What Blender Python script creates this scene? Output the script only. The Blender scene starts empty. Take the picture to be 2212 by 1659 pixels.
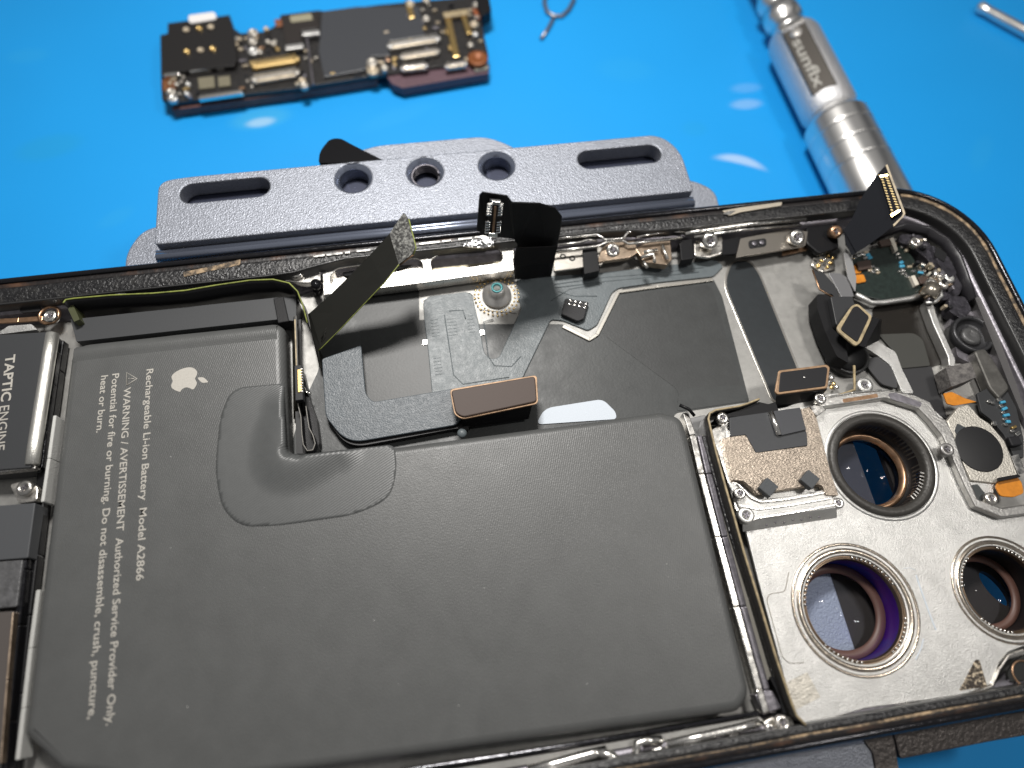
import bpy, bmesh, math, random
from mathutils import Vector, Matrix
random.seed(4)
S = bpy.context.scene
C = S.collection

# ------------------------------------------------------------------ camera (1 unit = 1 cm)
CAMH = 8.7209
F = 1446.198
R = ((0.98796477, -0.14993532, 0.03801325),
     (0.12311886, 0.91103373, 0.39352165),
     (-0.09363415, -0.38410538, 0.9185291))     # world -> camera
cd = bpy.data.cameras.new('camera'); cam = bpy.data.objects.new('camera', cd); C.objects.link(cam)
cam.matrix_world = Matrix.Translation((0, 0, CAMH)) @ Matrix(R).transposed().to_4x4()
cd.sensor_width = 36; cd.lens = F / 2212 * 36
cd.clip_start = 0.5; cd.clip_end = 400
cd.dof.use_dof = True; cd.dof.focus_distance = 9.6; cd.dof.aperture_fstop = 0.118
S.camera = cam

# ------------------------------------------------------------------ world and lamps
W = bpy.data.worlds.new('World'); S.world = W; W.use_nodes = True
wn = W.node_tree.nodes; wl = W.node_tree.links
for n in list(wn): wn.remove(n)
wo = wn.new('ShaderNodeOutputWorld'); bg = wn.new('ShaderNodeBackground')
tc = wn.new('ShaderNodeTexCoord'); nz = wn.new('ShaderNodeTexNoise'); rp = wn.new('ShaderNodeValToRGB')
nz.inputs['Scale'].default_value = 2.2; nz.inputs['Detail'].default_value = 2
rp.color_ramp.elements[0].position = 0.38; rp.color_ramp.elements[0].color = (0.10, 0.105, 0.115, 1)
rp.color_ramp.elements[1].position = 0.62; rp.color_ramp.elements[1].color = (0.55, 0.54, 0.53, 1)
wl.new(tc.outputs['Generated'], nz.inputs['Vector']); wl.new(nz.outputs['Fac'], rp.inputs['Fac'])
wl.new(rp.outputs['Color'], bg.inputs['Color']); wl.new(bg.outputs['Background'], wo.inputs['Surface'])
bg.inputs['Strength'].default_value = 0.54

def lamp(name, loc, tgt, sx, sy, power, col):
    l = bpy.data.lights.new(name, 'AREA'); l.shape = 'RECTANGLE'; l.size = sx; l.size_y = sy
    l.energy = power; l.color = col
    o = bpy.data.objects.new(name, l); C.objects.link(o); o.location = loc
    o.rotation_euler = (Vector(tgt) - Vector(loc)).to_track_quat('-Z', 'Y').to_euler()
lamp('desk_lamp', (-0.3, 12.8, 18), (0.5, 4, 0), 4.5, 2.6, 5400, (1.0, 0.97, 0.93))
lamp('side_lamp', (13.2, 3.2, 20), (4, 1, 0), 2.6, 2.6, 1350, (1.0, 0.96, 0.91))
S.view_settings.view_transform = 'Standard'; S.view_settings.look = 'None'
S.view_settings.exposure = 0; S.view_settings.gamma = 1

# ------------------------------------------------------------------ helpers
def at(x, y, z=0.0):
    v = (x - 1106.0, -(y - 829.5), -F)
    d = [sum(R[r][c] * v[r] for r in range(3)) for c in range(3)]
    t = (z - CAMH) / d[2]
    return Vector((d[0] * t, d[1] * t, z))
def aty(x, y, Y):
    v = (x - 1106.0, -(y - 829.5), -F)
    d = [sum(R[r][c] * v[r] for r in range(3)) for c in range(3)]
    t = Y / d[1]
    return Vector((d[0] * t, Y, CAMH + d[2] * t))
def k_at(p):      # pixels per cm near world point p
    dep = -(R[2][0] * p[0] + R[2][1] * p[1] + R[2][2] * (p[2] - CAMH))
    return F / dep

class MB:
    def __init__(s): s.v = []; s.f = []; s.smooth = []
    def add(s, vs, fs, sm=False):
        o = len(s.v); s.v += [tuple(v) for v in vs]
        for f in fs: s.f.append([i + o for i in f]); s.smooth.append(sm)
    def prism(s, pts, z0, z1):
        n = len(pts)
        a = sum(pts[i][0] * pts[(i + 1) % n][1] - pts[(i + 1) % n][0] * pts[i][1] for i in range(n))
        if a < 0: pts = pts[::-1]
        vs = [(p[0], p[1], z0) for p in pts] + [(p[0], p[1], z1) for p in pts]
        fs = [list(range(n))[::-1], list(range(n, 2 * n))] + [[i, (i + 1) % n, n + (i + 1) % n, n + i] for i in range(n)]
        s.add(vs, fs); return s
    def hexa(s, a, b):   # two quads
        s.add(list(a) + list(b), [[3, 2, 1, 0], [4, 5, 6, 7], [0, 1, 5, 4], [1, 2, 6, 5], [2, 3, 7, 6], [3, 0, 4, 7]]); return s
    def box(s, c, sx, sy, sz, ang=0):
        ca, sa = math.cos(ang), math.sin(ang)
        P = [(c[0] + ca * x - sa * y, c[1] + sa * x + ca * y) for x, y in ((-sx/2, -sy/2), (sx/2, -sy/2), (sx/2, sy/2), (-sx/2, sy/2))]
        return s.prism(P, c[2] - sz, c[2])
    def lathe(s, c, prof, n=40, axis=None, cap=True):
        c = Vector(c); ax = Vector(axis).normalized() if axis is not None else Vector((0, 0, 1))
        u = ax.orthogonal().normalized() if axis is not None else Vector((1, 0, 0)); w = ax.cross(u)
        vs = []; fs = []
        for r, h in prof:
            for i in range(n):
                t = 2 * math.pi * i / n
                vs.append(c + ax * h + (u * math.cos(t) + w * math.sin(t)) * r)
        for j in range(len(prof) - 1):
            for i in range(n):
                fs.append([j * n + i, j * n + (i + 1) % n, (j + 1) * n + (i + 1) % n, (j + 1) * n + i])
        if cap:
            fs.append(list(range(n))[::-1]); fs.append([(len(prof) - 1) * n + i for i in range(n)])
        s.add(vs, fs, True); return s
    def tube(s, pts, r, n=8):
        pts = [Vector(p) for p in pts]; vs = []; fs = []
        for i, p in enumerate(pts):
            t = (pts[min(i + 1, len(pts) - 1)] - pts[max(i - 1, 0)]).normalized()
            u = t.cross(Vector((0, 0, 1)));
            u = u.normalized() if u.length > 1e-4 else Vector((1, 0, 0))
            w = t.cross(u)
            for k in range(n):
                a = 2 * math.pi * k / n; vs.append(p + (u * math.cos(a) + w * math.sin(a)) * r)
        for i in range(len(pts) - 1):
            for k in range(n): fs.append([i * n + k, i * n + (k + 1) % n, (i + 1) * n + (k + 1) % n, (i + 1) * n + k])
        fs.append(list(range(n))[::-1]); fs.append([(len(pts) - 1) * n + k for k in range(n)])
        s.add(vs, fs, True); return s
    def sheet(s, rows, th=0.0):   # grid of points
        n = len(rows[0]); vs = [p for r in rows for p in r]
        fs = [[j * n + i, j * n + i + 1, (j + 1) * n + i + 1, (j + 1) * n + i] for j in range(len(rows) - 1) for i in range(n - 1)]
        s.add(vs, fs, True); return s
    def ball(s, c, r, sz=1.0, n=10):
        return s.lathe(c, [(r * math.cos(a), r * sz * math.sin(a)) for a in [math.pi / 2 * k / 5 for k in range(0, 5)]] + [(r * .05, r * sz)], n)
    def build(s, name, mat, parent=None, bevel=0.0, seg=2, solid=0.0):
        me = bpy.data.meshes.new(name); me.from_pydata(s.v, [], s.f); me.update()
        for p, sm in zip(me.polygons, s.smooth): p.use_smooth = sm
        me.materials.append(mat)
        o = bpy.data.objects.new(name, me); C.objects.link(o)
        if solid:
            m = o.modifiers.new('s', 'SOLIDIFY'); m.thickness = solid; m.offset = 0
        if bevel:
            m = o.modifiers.new('b', 'BEVEL'); m.width = bevel; m.segments = seg; m.limit_method = 'ANGLE'; m.angle_limit = math.radians(35)
            m.harden_normals = False
        if parent is not None: o.parent = parent
        return o

def rnd(pts, r, seg=5):    # round the corners of a 2-D polygon (world units); pts may carry a radius as third value
    out = []; n = len(pts)
    for i in range(n):
        p = Vector(pts[i][:2]); a = Vector(pts[i - 1][:2]); b = Vector(pts[(i + 1) % n][:2])
        rr = pts[i][2] if len(pts[i]) > 2 and pts[i][2] is not None else r
        da, db = (a - p), (b - p)
        rr = min(rr, da.length * .48, db.length * .48)
        if rr < 1e-4: out.append(p); continue
        s = p + da.normalized() * rr; e = p + db.normalized() * rr
        for k in range(seg + 1):
            t = k / seg; out.append(s * (1 - t) ** 2 + p * 2 * t * (1 - t) + e * t * t)
    return out
def VP(pts, z, r=0.0, seg=5):   # image outline -> rounded world outline on plane z
    w = []
    for p in pts:
        q = at(p[0], p[1], z); w.append((q.x, q.y, p[2] if len(p) > 2 else None))
    return rnd(w, r, seg)
def plate(name, outer, z, th, mat, parent=None, holes=(), bevel=0.0, res=1):   # flat plate with holes through it
    cu = bpy.data.curves.new(name, 'CURVE'); cu.dimensions = '2D'; cu.fill_mode = 'BOTH'
    for pts in [outer] + list(holes):
        sp = cu.splines.new('POLY'); sp.points.add(len(pts) - 1); sp.use_cyclic_u = True
        for q, p in zip(sp.points, pts): q.co = (p[0], p[1], 0, 1)
    cu.extrude = max(th / 2 - bevel, 1e-4); cu.bevel_depth = bevel; cu.bevel_resolution = res
    if bevel: cu.offset = -bevel
    t = bpy.data.objects.new('t', cu); C.objects.link(t)
    dg = bpy.context.evaluated_depsgraph_get()
    me = bpy.data.meshes.new_from_object(t.evaluated_get(dg)); bpy.data.objects.remove(t)
    me.transform(Matrix.Translation((0, 0, z - th / 2)))
    me.name = name; me.materials.clear(); me.materials.append(mat)
    for p in me.polygons: p.use_smooth = False
    o = bpy.data.objects.new(name, me); C.objects.link(o)
    if parent is not None: o.parent = parent
    return o
def slab(name, pts, z, th, mat, parent=None, r=0.0, bevel=0.0, seg=5):
    return MB().prism(VP(pts, z, r, seg), z - th, z).build(name, mat, parent, bevel)
def circ(c, r, n=48): return [Vector((c[0] + r * math.cos(2 * math.pi * i / n), c[1] + r * math.sin(2 * math.pi * i / n))) for i in range(n)]
def strip(name, pts, w, z, th, mat, parent=None, bevel=0.0):   # band of width w (cm) along an image polyline
    P = [at(x, y, z) for x, y in pts]; L = []; Rr = []
    for i, p in enumerate(P):
        t = (P[min(i + 1, len(P) - 1)] - P[max(i - 1, 0)]).normalized(); n = Vector((-t.y, t.x, 0))
        L.append(p + n * w / 2); Rr.append(p - n * w / 2)
    m = MB()
    for i in range(len(P) - 1):
        q = [Rr[i], Rr[i + 1], L[i + 1], L[i]]
        lo = [Vector((a.x, a.y, z - th)) for a in q]
        m.hexa(lo, q)
    return m.build(name, mat, parent, bevel)
def box(name, cx, cy, w, h, z, th, mat, parent=None, ang=0.0, bevel=0.0):   # box at image point, size in image pixels
    p = at(cx, cy, z); k = k_at(p)
    return MB().box(p, w / k, h / k / .93, th, math.radians(ang)).build(name, mat, parent, bevel)

def thing(name, label, cat, loc=(0, 0, 0), group=None):
    o = bpy.data.objects.new(name, None); C.objects.link(o); o['label'] = label; o['category'] = cat
    o.location = loc
    if group: o['group'] = group
    return o
def adopt(root):     # keep children where they are although the Empty sits at the thing's base
    for c in root.children: c.matrix_parent_inverse = Matrix.Translation(-Vector(root.location))

# ------------------------------------------------------------------ materials
def mat(name, col, rough=.5, metal=0., bump=0., bscale=60., var=0., vscale=8., spec=.5, rvar=0., stretch=None, coat=0., col2=None, ramp=(.35, .65)):
    m = bpy.data.materials.new(name); m.use_nodes = True
    n = m.node_tree.nodes; l = m.node_tree.links; b = n['Principled BSDF']
    b.inputs['Base Color'].default_value = (*col, 1); b.inputs['Roughness'].default_value = rough
    b.inputs['Metallic'].default_value = metal; b.inputs['Specular IOR Level'].default_value = spec
    b.inputs['Coat Weight'].default_value = coat
    t = n.new('ShaderNodeTexCoord'); mp = n.new('ShaderNodeMapping'); l.new(t.outputs['Object'], mp.inputs['Vector'])
    if stretch: mp.inputs['Scale'].default_value = stretch
    if var or col2:
        a = n.new('ShaderNodeTexNoise'); a.inputs['Scale'].default_value = vscale; a.inputs['Detail'].default_value = 6; a.inputs['Roughness'].default_value = .65
        l.new(mp.outputs[0], a.inputs['Vector'])
        r = n.new('ShaderNodeValToRGB'); c2 = col2 if col2 else tuple(min(1, c * (1 + var)) for c in col)
        c1 = col if col2 else tuple(c * (1 - var) for c in col)
        r.color_ramp.elements[0].position = ramp[0]; r.color_ramp.elements[0].color = (*c1, 1)
        r.color_ramp.elements[1].position = ramp[1]; r.color_ramp.elements[1].color = (*c2, 1)
        l.new(a.outputs['Fac'], r.inputs['Fac']); l.new(r.outputs['Color'], b.inputs['Base Color'])
    if rvar:
        a = n.new('ShaderNodeTexNoise'); a.inputs['Scale'].default_value = vscale * 1.7; a.inputs['Detail'].default_value = 5
        l.new(mp.outputs[0], a.inputs['Vector'])
        r = n.new('ShaderNodeMapRange'); r.inputs[1].default_value = .3; r.inputs[2].default_value = .7
        r.inputs[3].default_value = max(.03, rough - rvar); r.inputs[4].default_value = min(1, rough + rvar)
        l.new(a.outputs['Fac'], r.inputs[0]); l.new(r.outputs[0], b.inputs['Roughness'])
    if bump:
        a = n.new('ShaderNodeTexNoise'); a.inputs['Scale'].default_value = bscale; a.inputs['Detail'].default_value = 3
        l.new(mp.outputs[0], a.inputs['Vector'])
        u = n.new('ShaderNodeBump'); u.inputs['Strength'].default_value = bump; u.inputs['Distance'].default_value = .02
        l.new(a.outputs['Fac'], u.inputs['Height']); l.new(u.outputs[0], b.inputs['Normal'])
    return m
def hatch(m, scale, ang, strength=.25, w=None):    # adds a fine diagonal line relief to a material
    n = m.node_tree.nodes; l = m.node_tree.links; b = n['Principled BSDF']
    t = n.new('ShaderNodeTexCoord'); mp = n.new('ShaderNodeMapping'); mp.inputs['Rotation'].default_value = (0, 0, math.radians(ang))
    l.new(t.outputs['Object'], mp.inputs['Vector'])
    wv = n.new('ShaderNodeTexWave'); wv.inputs['Scale'].default_value = scale; wv.inputs['Distortion'].default_value = .6
    wv.inputs['Detail'].default_value = 1; wv.inputs['Detail Scale'].default_value = 3
    l.new(mp.outputs[0], wv.inputs['Vector'])
    u = n.new('ShaderNodeBump'); u.inputs['Strength'].default_value = strength; u.inputs['Distance'].default_value = .01
    l.new(wv.outputs['Fac'], u.inputs['Height'])
    old = b.inputs['Normal'].links
    if old: l.new(old[0].from_socket, u.inputs['Normal'])
    l.new(u.outputs[0], b.inputs['Normal'])
    return m

M_batt = hatch(mat('battery_wrap', (.080, .082, .081), .41, bump=.14, bscale=48, var=.06, vscale=2.2, rvar=.03), 11, 20, .10)
M_tape = hatch(mat('battery_tape', (.079, .082, .082), .41, var=.04), 10, 62, .20)
M_blk = mat('black_flex', (.008, .008, .009), .42, bump=.05, bscale=40, spec=.22)
M_blkm = mat('black_matte', (.010, .010, .011), .7, bump=.2, bscale=90, spec=.2)
M_ribbon = mat('ribbon_black', (.014, .014, .012), .6, bump=.04, bscale=60, spec=.2)
M_edge = mat('flex_edge_green', (.20, .23, .05), .55, var=.3, vscale=15)
M_cream = mat('board_edge_cream', (.34, .27, .16), .5, var=.35, vscale=9)
M_gedge = mat('gold_edge', (.30, .19, .11), .5, .3, var=.3)
M_steel = mat('polished_steel', (.80, .78, .74), .24, 1., bump=.05, bscale=10, var=.06, rvar=.08)
M_cast = mat('cast_metal', (.70, .67, .62), .32, 1., bump=.15, bscale=14, var=.15, rvar=.12)
M_silver = mat('blasted_aluminium', (.33, .325, .31), .52, .75, bump=.10, bscale=110, var=.10, vscale=5, rvar=.06)
M_camp = mat('stamped_steel', (.63, .625, .605), .42, .92, bump=.30, bscale=75, var=.10, vscale=3, rvar=.05)
M_brushed = mat('wrinkled_steel', (.46, .39, .32), .42, .9, bump=.75, bscale=26, var=.15, stretch=(1, 2.2, 1))
M_bronze = mat('bronzed_steel', (.42, .26, .16), .32, .9, var=.35, vscale=6)
M_warm = mat('warm_steel', (.36, .28, .21), .34, .9, bump=.2, bscale=12, var=.3, vscale=6)
M_graph = mat('graphite_sheet', (.034, .037, .037), .45, bump=.08, bscale=25, var=.10, vscale=3, rvar=.06)
M_graph2 = mat('graphite_patch', (.029, .031, .031), .46, bump=.08, bscale=30, var=.12, vscale=4)
M_flexC = mat('flex_grey', (.098, .116, .124), .42, bump=.25, bscale=40, var=.08, rvar=.05)
M_flexD = mat('flex_slate', (.066, .080, .092), .40, bump=.35, bscale=48, var=.08, rvar=.05)
M_white = mat('white_label', (.55, .60, .66), .6)
M_print = mat('printed_grey', (.42, .40, .36), .5, var=.06, vscale=40)
M_frame = mat('frame_black_metal', (.018, .018, .021), .16, .6, bump=.1, bscale=20, rvar=.08)
M_adh = mat('adhesive_brown', (.010, .008, .008), .4, bump=.35, bscale=14, col2=(.10, .05, .028), vscale=2.2, ramp=(.50, .80))
M_gask = mat('gasket_black', (.009, .009, .010), .36, bump=1.0, bscale=20, col2=(.035, .034, .032), vscale=7, ramp=(.5, .8), rvar=.08)
M_tan = mat('residue_tan', (.055, .042, .03), .7, bump=.8, bscale=30, col2=(.42, .30, .18), vscale=10, ramp=(.4, .62))
M_gold = mat('gold_plating', (.85, .60, .25), .25, 1.)
M_solder = mat('solder_tin', (.82, .80, .76), .18, 1., bump=.1, bscale=30)
M_chip = mat('chip_black', (.014, .014, .016), .45, bump=.05, spec=.25)
M_pcb = mat('board_black', (.016, .015, .015), .38, bump=.4, bscale=26, col2=(.05, .045, .04), vscale=16, ramp=(.5, .8))
M_pcbe = mat('board_edge_brown', (.10, .045, .04), .55, var=.3)
M_purple = mat('board_edge_purple', (.10, .055, .07), .6, var=.12)
M_green = mat('board_green_black', (.012, .020, .017), .35, bump=.1, var=.3, vscale=14)
M_cap = mat('capacitor_tan', (.45, .38, .28), .35, .3, var=.25)
M_capblue = mat('capacitor_blue', (.06, .32, .50), .35, .1)
M_orange = mat('polyimide_orange', (.55, .20, .02), .3, coat=.3, var=.15)
M_brownc = mat('stiffener_brown', (.050, .030, .022), .6, bump=.04)
M_foam = mat('foam_pad', (.075, .08, .085), .85, bump=.5, bscale=40)
M_fuzzy = mat('mesh_pad', (.035, .035, .033), .6, bump=1., bscale=26, col2=(.30, .30, .28), vscale=24, ramp=(.45, .68))
M_fix = mat('anodised_fixture', (.262, .278, .318), .40, .56, bump=.60, bscale=40, var=.04, vscale=10, rvar=.03)
M_fixs = mat('anodised_fixture_smooth', (.25, .28, .36), .24, .75, bump=.05, bscale=20)
M_fixd = mat('fixture_brown', (.085, .075, .070), .4, .6, bump=.5, bscale=24)
M_dark = mat('deep_black', (.004, .004, .005), .5)
M_glassd = mat('dark_lens', (.006, .008, .014), .08, coat=.5)
M_lensbrown = mat('lens_mask_brown', (.10, .050, .038), .5)
M_tool = mat('tool_steel', (.78, .77, .75), .28, 1.)
M_toold = mat('tool_label_dark', (.085, .077, .068), .45, .7)
M_pewter = mat('pewter', (.20, .19, .21), .4, .7, bump=.3, bscale=14, var=.2)
M_triangle = mat('speckled_sticker', (.03, .022, .016), .5, bump=.8, bscale=35, col2=(.60, .50, .36), vscale=26, ramp=(.50, .62))
M_dust = mat('dust', (.6, .6, .58), .8)

def mat_mat():     # silicone work mat: blue, with a few soft pale marks
    m = mat('blue_silicone', (.010, .28, .74), .50, bump=.03, bscale=9, spec=.3)
    n = m.node_tree.nodes; l = m.node_tree.links; b = n['Principled BSDF']
    t = n.new('ShaderNodeTexCoord'); a = n.new('ShaderNodeTexNoise'); a.inputs['Scale'].default_value = .12; a.inputs['Detail'].default_value = 3
    l.new(t.outputs['Object'], a.inputs['Vector'])
    r = n.new('ShaderNodeValToRGB'); r.color_ramp.elements[0].position = .35; r.color_ramp.elements[0].color = (.0085, .290, .71, 1)
    r.color_ramp.elements[1].position = .7; r.color_ramp.elements[1].color = (.0105, .320, .78, 1)
    l.new(a.outputs['Fac'], r.inputs['Fac'])
    cur = r.outputs['Color']
    def spot(c, sx, sy, ang, amount, colr, arc=None):
        nonlocal cur
        mp = n.new('ShaderNodeMapping'); mp.vector_type = 'TEXTURE'
        mp.inputs['Location'].default_value = (c[0], c[1], 0); mp.inputs['Rotation'].default_value = (0, 0, math.radians(ang)); mp.inputs['Scale'].default_value = (sx, sy, 1)
        l.new(t.outputs['Object'], mp.inputs['Vector'])
        if arc:
            sp = n.new('ShaderNodeSeparateXYZ'); l.new(mp.outputs[0], sp.inputs[0])
            q = n.new('ShaderNodeMath'); q.operation = 'MULTIPLY'; l.new(sp.outputs['X'], q.inputs[0]); l.new(sp.outputs['X'], q.inputs[1])
            q2 = n.new('ShaderNodeMath'); q2.operation = 'MULTIPLY_ADD'; l.new(q.outputs[0], q2.inputs[0]); q2.inputs[1].default_value = arc; l.new(sp.outputs['Y'], q2.inputs[2])
            cb = n.new('ShaderNodeCombineXYZ'); l.new(sp.outputs['X'], cb.inputs['X']); l.new(q2.outputs[0], cb.inputs['Y']); src = cb.outputs[0]
        else:
            sz = n.new('ShaderNodeVectorMath'); sz.operation = 'MULTIPLY'; sz.inputs[1].default_value = (1, 1, 0); l.new(mp.outputs[0], sz.inputs[0]); src = sz.outputs[0]
        ln = n.new('ShaderNodeVectorMath'); ln.operation = 'LENGTH'; l.new(src, ln.inputs[0])
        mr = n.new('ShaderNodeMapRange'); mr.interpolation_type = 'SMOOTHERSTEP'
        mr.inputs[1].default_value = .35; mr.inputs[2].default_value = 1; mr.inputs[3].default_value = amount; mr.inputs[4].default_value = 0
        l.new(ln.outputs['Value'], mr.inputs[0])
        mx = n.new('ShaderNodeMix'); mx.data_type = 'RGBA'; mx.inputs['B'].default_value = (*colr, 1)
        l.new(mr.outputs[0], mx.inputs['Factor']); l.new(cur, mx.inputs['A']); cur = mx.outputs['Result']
    z = -2.3
    w = (.50, .62, .78)
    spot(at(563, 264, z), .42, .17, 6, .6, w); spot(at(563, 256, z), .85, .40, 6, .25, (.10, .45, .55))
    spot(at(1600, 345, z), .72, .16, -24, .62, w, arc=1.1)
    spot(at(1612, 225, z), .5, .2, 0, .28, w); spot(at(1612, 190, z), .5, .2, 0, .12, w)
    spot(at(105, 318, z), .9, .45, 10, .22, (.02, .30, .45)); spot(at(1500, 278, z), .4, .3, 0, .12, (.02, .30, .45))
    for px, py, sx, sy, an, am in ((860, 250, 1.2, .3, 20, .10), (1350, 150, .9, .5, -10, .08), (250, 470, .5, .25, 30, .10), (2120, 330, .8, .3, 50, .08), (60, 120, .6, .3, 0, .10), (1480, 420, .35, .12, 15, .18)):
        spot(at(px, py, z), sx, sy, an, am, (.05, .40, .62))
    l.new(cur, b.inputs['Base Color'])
    return m
ZM = -2.3
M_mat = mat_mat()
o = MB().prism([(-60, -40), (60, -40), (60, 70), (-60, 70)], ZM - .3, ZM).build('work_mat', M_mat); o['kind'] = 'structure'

# ================================================================== PHONE
phone = thing('opened_phone', 'opened smartphone with black battery and empty camera openings, gripped in the blue-grey holder', 'phone')
X0, X1, Y0, Y1, RAD = -9.2, 8.98, -1.42, 6.35, 1.45
def outline(d, n=14):
    pts = []; r = RAD - d * .9
    for cx, cy, a0 in ((X1 - RAD, Y1 - RAD, 0), (X0 + RAD, Y1 - RAD, 90), (X0 + RAD, Y0 + RAD, 180), (X1 - RAD, Y0 + RAD, 270)):
        sgx = 1 if cx > 0 else -1; sgy = 1 if cy > 3 else -1
        for k in range(n + 1):
            a = math.radians(a0 + 90 * k / n)
            pts.append((cx + (RAD - d) * math.cos(a), cy + (RAD - d) * math.sin(a)))
    # subdivide the long straight sides so that relief and residue are not stretched
    out = []
    for i in range(len(pts)):
        a = Vector(pts[i]); b = Vector(pts[(i + 1) % len(pts)]); L = (b - a).length; m = max(1, int(L / .4))
        for q in range(m): out.append(a.lerp(b, q / m))
    return out
def ext(p):
    def ramp(v, a, b): return max(0., min(1., (v - a) / (b - a)))
    if p.y > 5.2: return .17 * ramp(-p.x, 1.4, 2.2) + .09 * ramp(p.x, 3.0, 3.6) + .03 * ramp(p.x, 7.6, 8.4)
    if p.x > 7.5: return .12
    if p.x < -7.5: return .17
    return 0.
def ring(name, prof, m, wob=0.0, smooth=True):
    base = outline(prof[0][0]); N = None; rows = []
    ref = outline(0)
    for d, z in prof:
        o = []
        for p in ref:
            # inset along direction to the rounded-rectangle skeleton
            cx = min(max(p.x, X0 + RAD), X1 - RAD); cy = min(max(p.y, Y0 + RAD), Y1 - RAD)
            v = p - Vector((cx, cy)); 
            v = v.normalized() if v.length > 1e-6 else Vector((0, 1))
            dd = d + (ext(p) if d > .232 else 0)
            o.append((p.x - v.x * dd, p.y - v.y * dd, z + (random.random() - .5) * wob))
        rows.append(o + [o[0]])
    b = MB().sheet(rows)
    for i in range(len(b.smooth)): b.smooth[i] = smooth
    return b.build(name, m, phone)
ring('frame_band', [(.12, -.80), (.04, -.78), (0, -.70), (0, -.07), (.015, -.02), (.04, 0), (.085, 0), (.10, -.03), (.10, -.10)], M_frame)
ring('adhesive_strip', [(.10, -.045), (.135, -.035), (.17, -.045)], M_adh)
ring('gasket', [(.165, -.05), (.175, -.040), (.205, -.036), (.235, -.045), (.25, -.052)], M_gask, wob=.004)
ring('inner_lip', [(.249, -.055), (.256, -.046), (.266, -.050), (.272, -.09), (.276, -.30)], mat('lip_dark', (.13, .13, .13), .35, .85))
def ring_part(name, d0, d1, z, m, sel):
    rows = []; al = outline(0); k0 = 0
    for i in range(len(al)):
        if sel(al[i]) and not sel(al[i - 1]): k0 = i
    al = al[k0:] + al[:k0]; ref = []
    for p in al:
        if not sel(p): break
        ref.append(p)
    for d, zz in ((d0, z - .01), ((d0 + d1) / 2, z + .012), (d1, z - .01)):
        o = []
        for i, p in enumerate(ref):
            c = Vector((min(max(p.x, X0 + RAD), X1 - RAD), min(max(p.y, Y0 + RAD), Y1 - RAD))); v = (p - c).normalized()
            jj = (random.random() - .5) * .022; o.append((p.x - v.x * (d + jj), p.y - v.y * (d + jj), zz))
        rows.append(o)
    MB().sheet(rows).build(name, m, phone)
ring_part('residue', .115, .165, -.030, M_tan, lambda p: p.x > 7.75 and p.y > 2.6)
ring_part('gold_line', .150, .166, -.030, M_tan, lambda p: p.y < 0 and 0 < p.x < 7.2)
ring('inner_ledge', [(.272, -.24), (.31, -.25), (.33, -.27), (.335, -.36), (.38, -.38), (.40, -.50)], M_pewter, wob=.004)
MB().prism([(X0 + .3, Y0 + .3), (3.4, Y0 + .3), (3.4, Y1 - .3), (X0 + .3, Y1 - .3)], -.56, -.50).build('midplate', M_silver, phone)
# right of x=3.4 the midplate has the three camera openings
c1 = (at(1708, 1280, -.22) + at(1989, 1348, -.22)) / 2; r1 = (at(1708, 1280, -.22) - at(1989, 1348, -.22)).length / 2
a_, b_ = at(1753, 981, -.22), at(1883, 1024, -.22)
c2 = (at(1765, 981, -.22) + at(2017, 1024, -.22)) / 2; r2 = (at(1790, 981, -.22) - at(2017, 1024, -.22)).length / 2
c2 = (at(1790, 981, -.22) + at(2017, 1024, -.22)) / 2
c3 = at(2168, 1272, -.22); r3 = r1 * .83
cams = [(c1, r1), (c2, r2), (c3, r3)]
plate('midplate_camera_end', [Vector(p) for p in ((3.403, Y0 + .3), (X1 - .35, Y0 + .3), (X1 - .35, Y1 - .9), (X1 - 1.2, Y1 - .3), (3.403, Y1 - .3))], -.50, .06, M_silver, phone,
      holes=[circ(c, r * .95) for c, r in cams])
plate('back_glass', [Vector(p) for p in ((X0 + .5, Y0 + .1), (X1 - .5, Y0 + .1), (X1 - .1, Y0 + .5), (X1 - .1, Y1 - .5), (X1 - .5, Y1 - .1), (X0 + .5, Y1 - .1), (X0 + .1, Y1 - .5), (X0 + .1, Y0 + .5))], -.72, .08, M_frame, phone,
      holes=[circ(c, r * .70) for c, r in cams])

# ---------------- floor sheets
slab('graphite_sheet', [(1345, 622), (1541, 603), (1560, 640), (1619, 868), (1460, 892), (1420, 960), (700, 1000), (622, 985), (655, 870), (688, 800), (700, 655), (905, 625), (912, 700), (1215, 700), (1280, 733), (1293, 724)], -.493, .006, M_graph, phone, .05)
slab('graphite_patch', [(772, 644), (898, 626), (908, 634), (940, 850), (800, 872), (790, 860)], -.489, .003, M_graph2, phone, .06)
slab('graphite_patch', [(1342, 640), (1528, 615), (1540, 625), (1608, 858), (1475, 880), (1462, 840), (1300, 720)], -.489, .003, M_graph2, phone, .06)
slab('graphite_patch', [(1490, 838), (1602, 832), (1612, 866), (1462, 888), (1466, 850)], -.486, .003, M_graph, phone, .05)
slab('standoff_plate', [(905, 612), (1030, 600), (1117, 600), (1128, 655), (1118, 677), (1035, 668), (1028, 645), (1015, 632), (928, 641), (914, 650), (922, 690), (906, 692)], -.484, .008, M_silver, phone, .02)
slab('graphite_tab', [(922, 690), (934, 690), (966, 850), (948, 852)], -.487, .004, mat('graphite_tab', (.045, .05, .055), .35), phone)
for x, y in ((918, 739), (1042, 718)):
    box('solder_spot', x, y, 11, 11, -.47, .02, M_solder, phone, bevel=.006)
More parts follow.
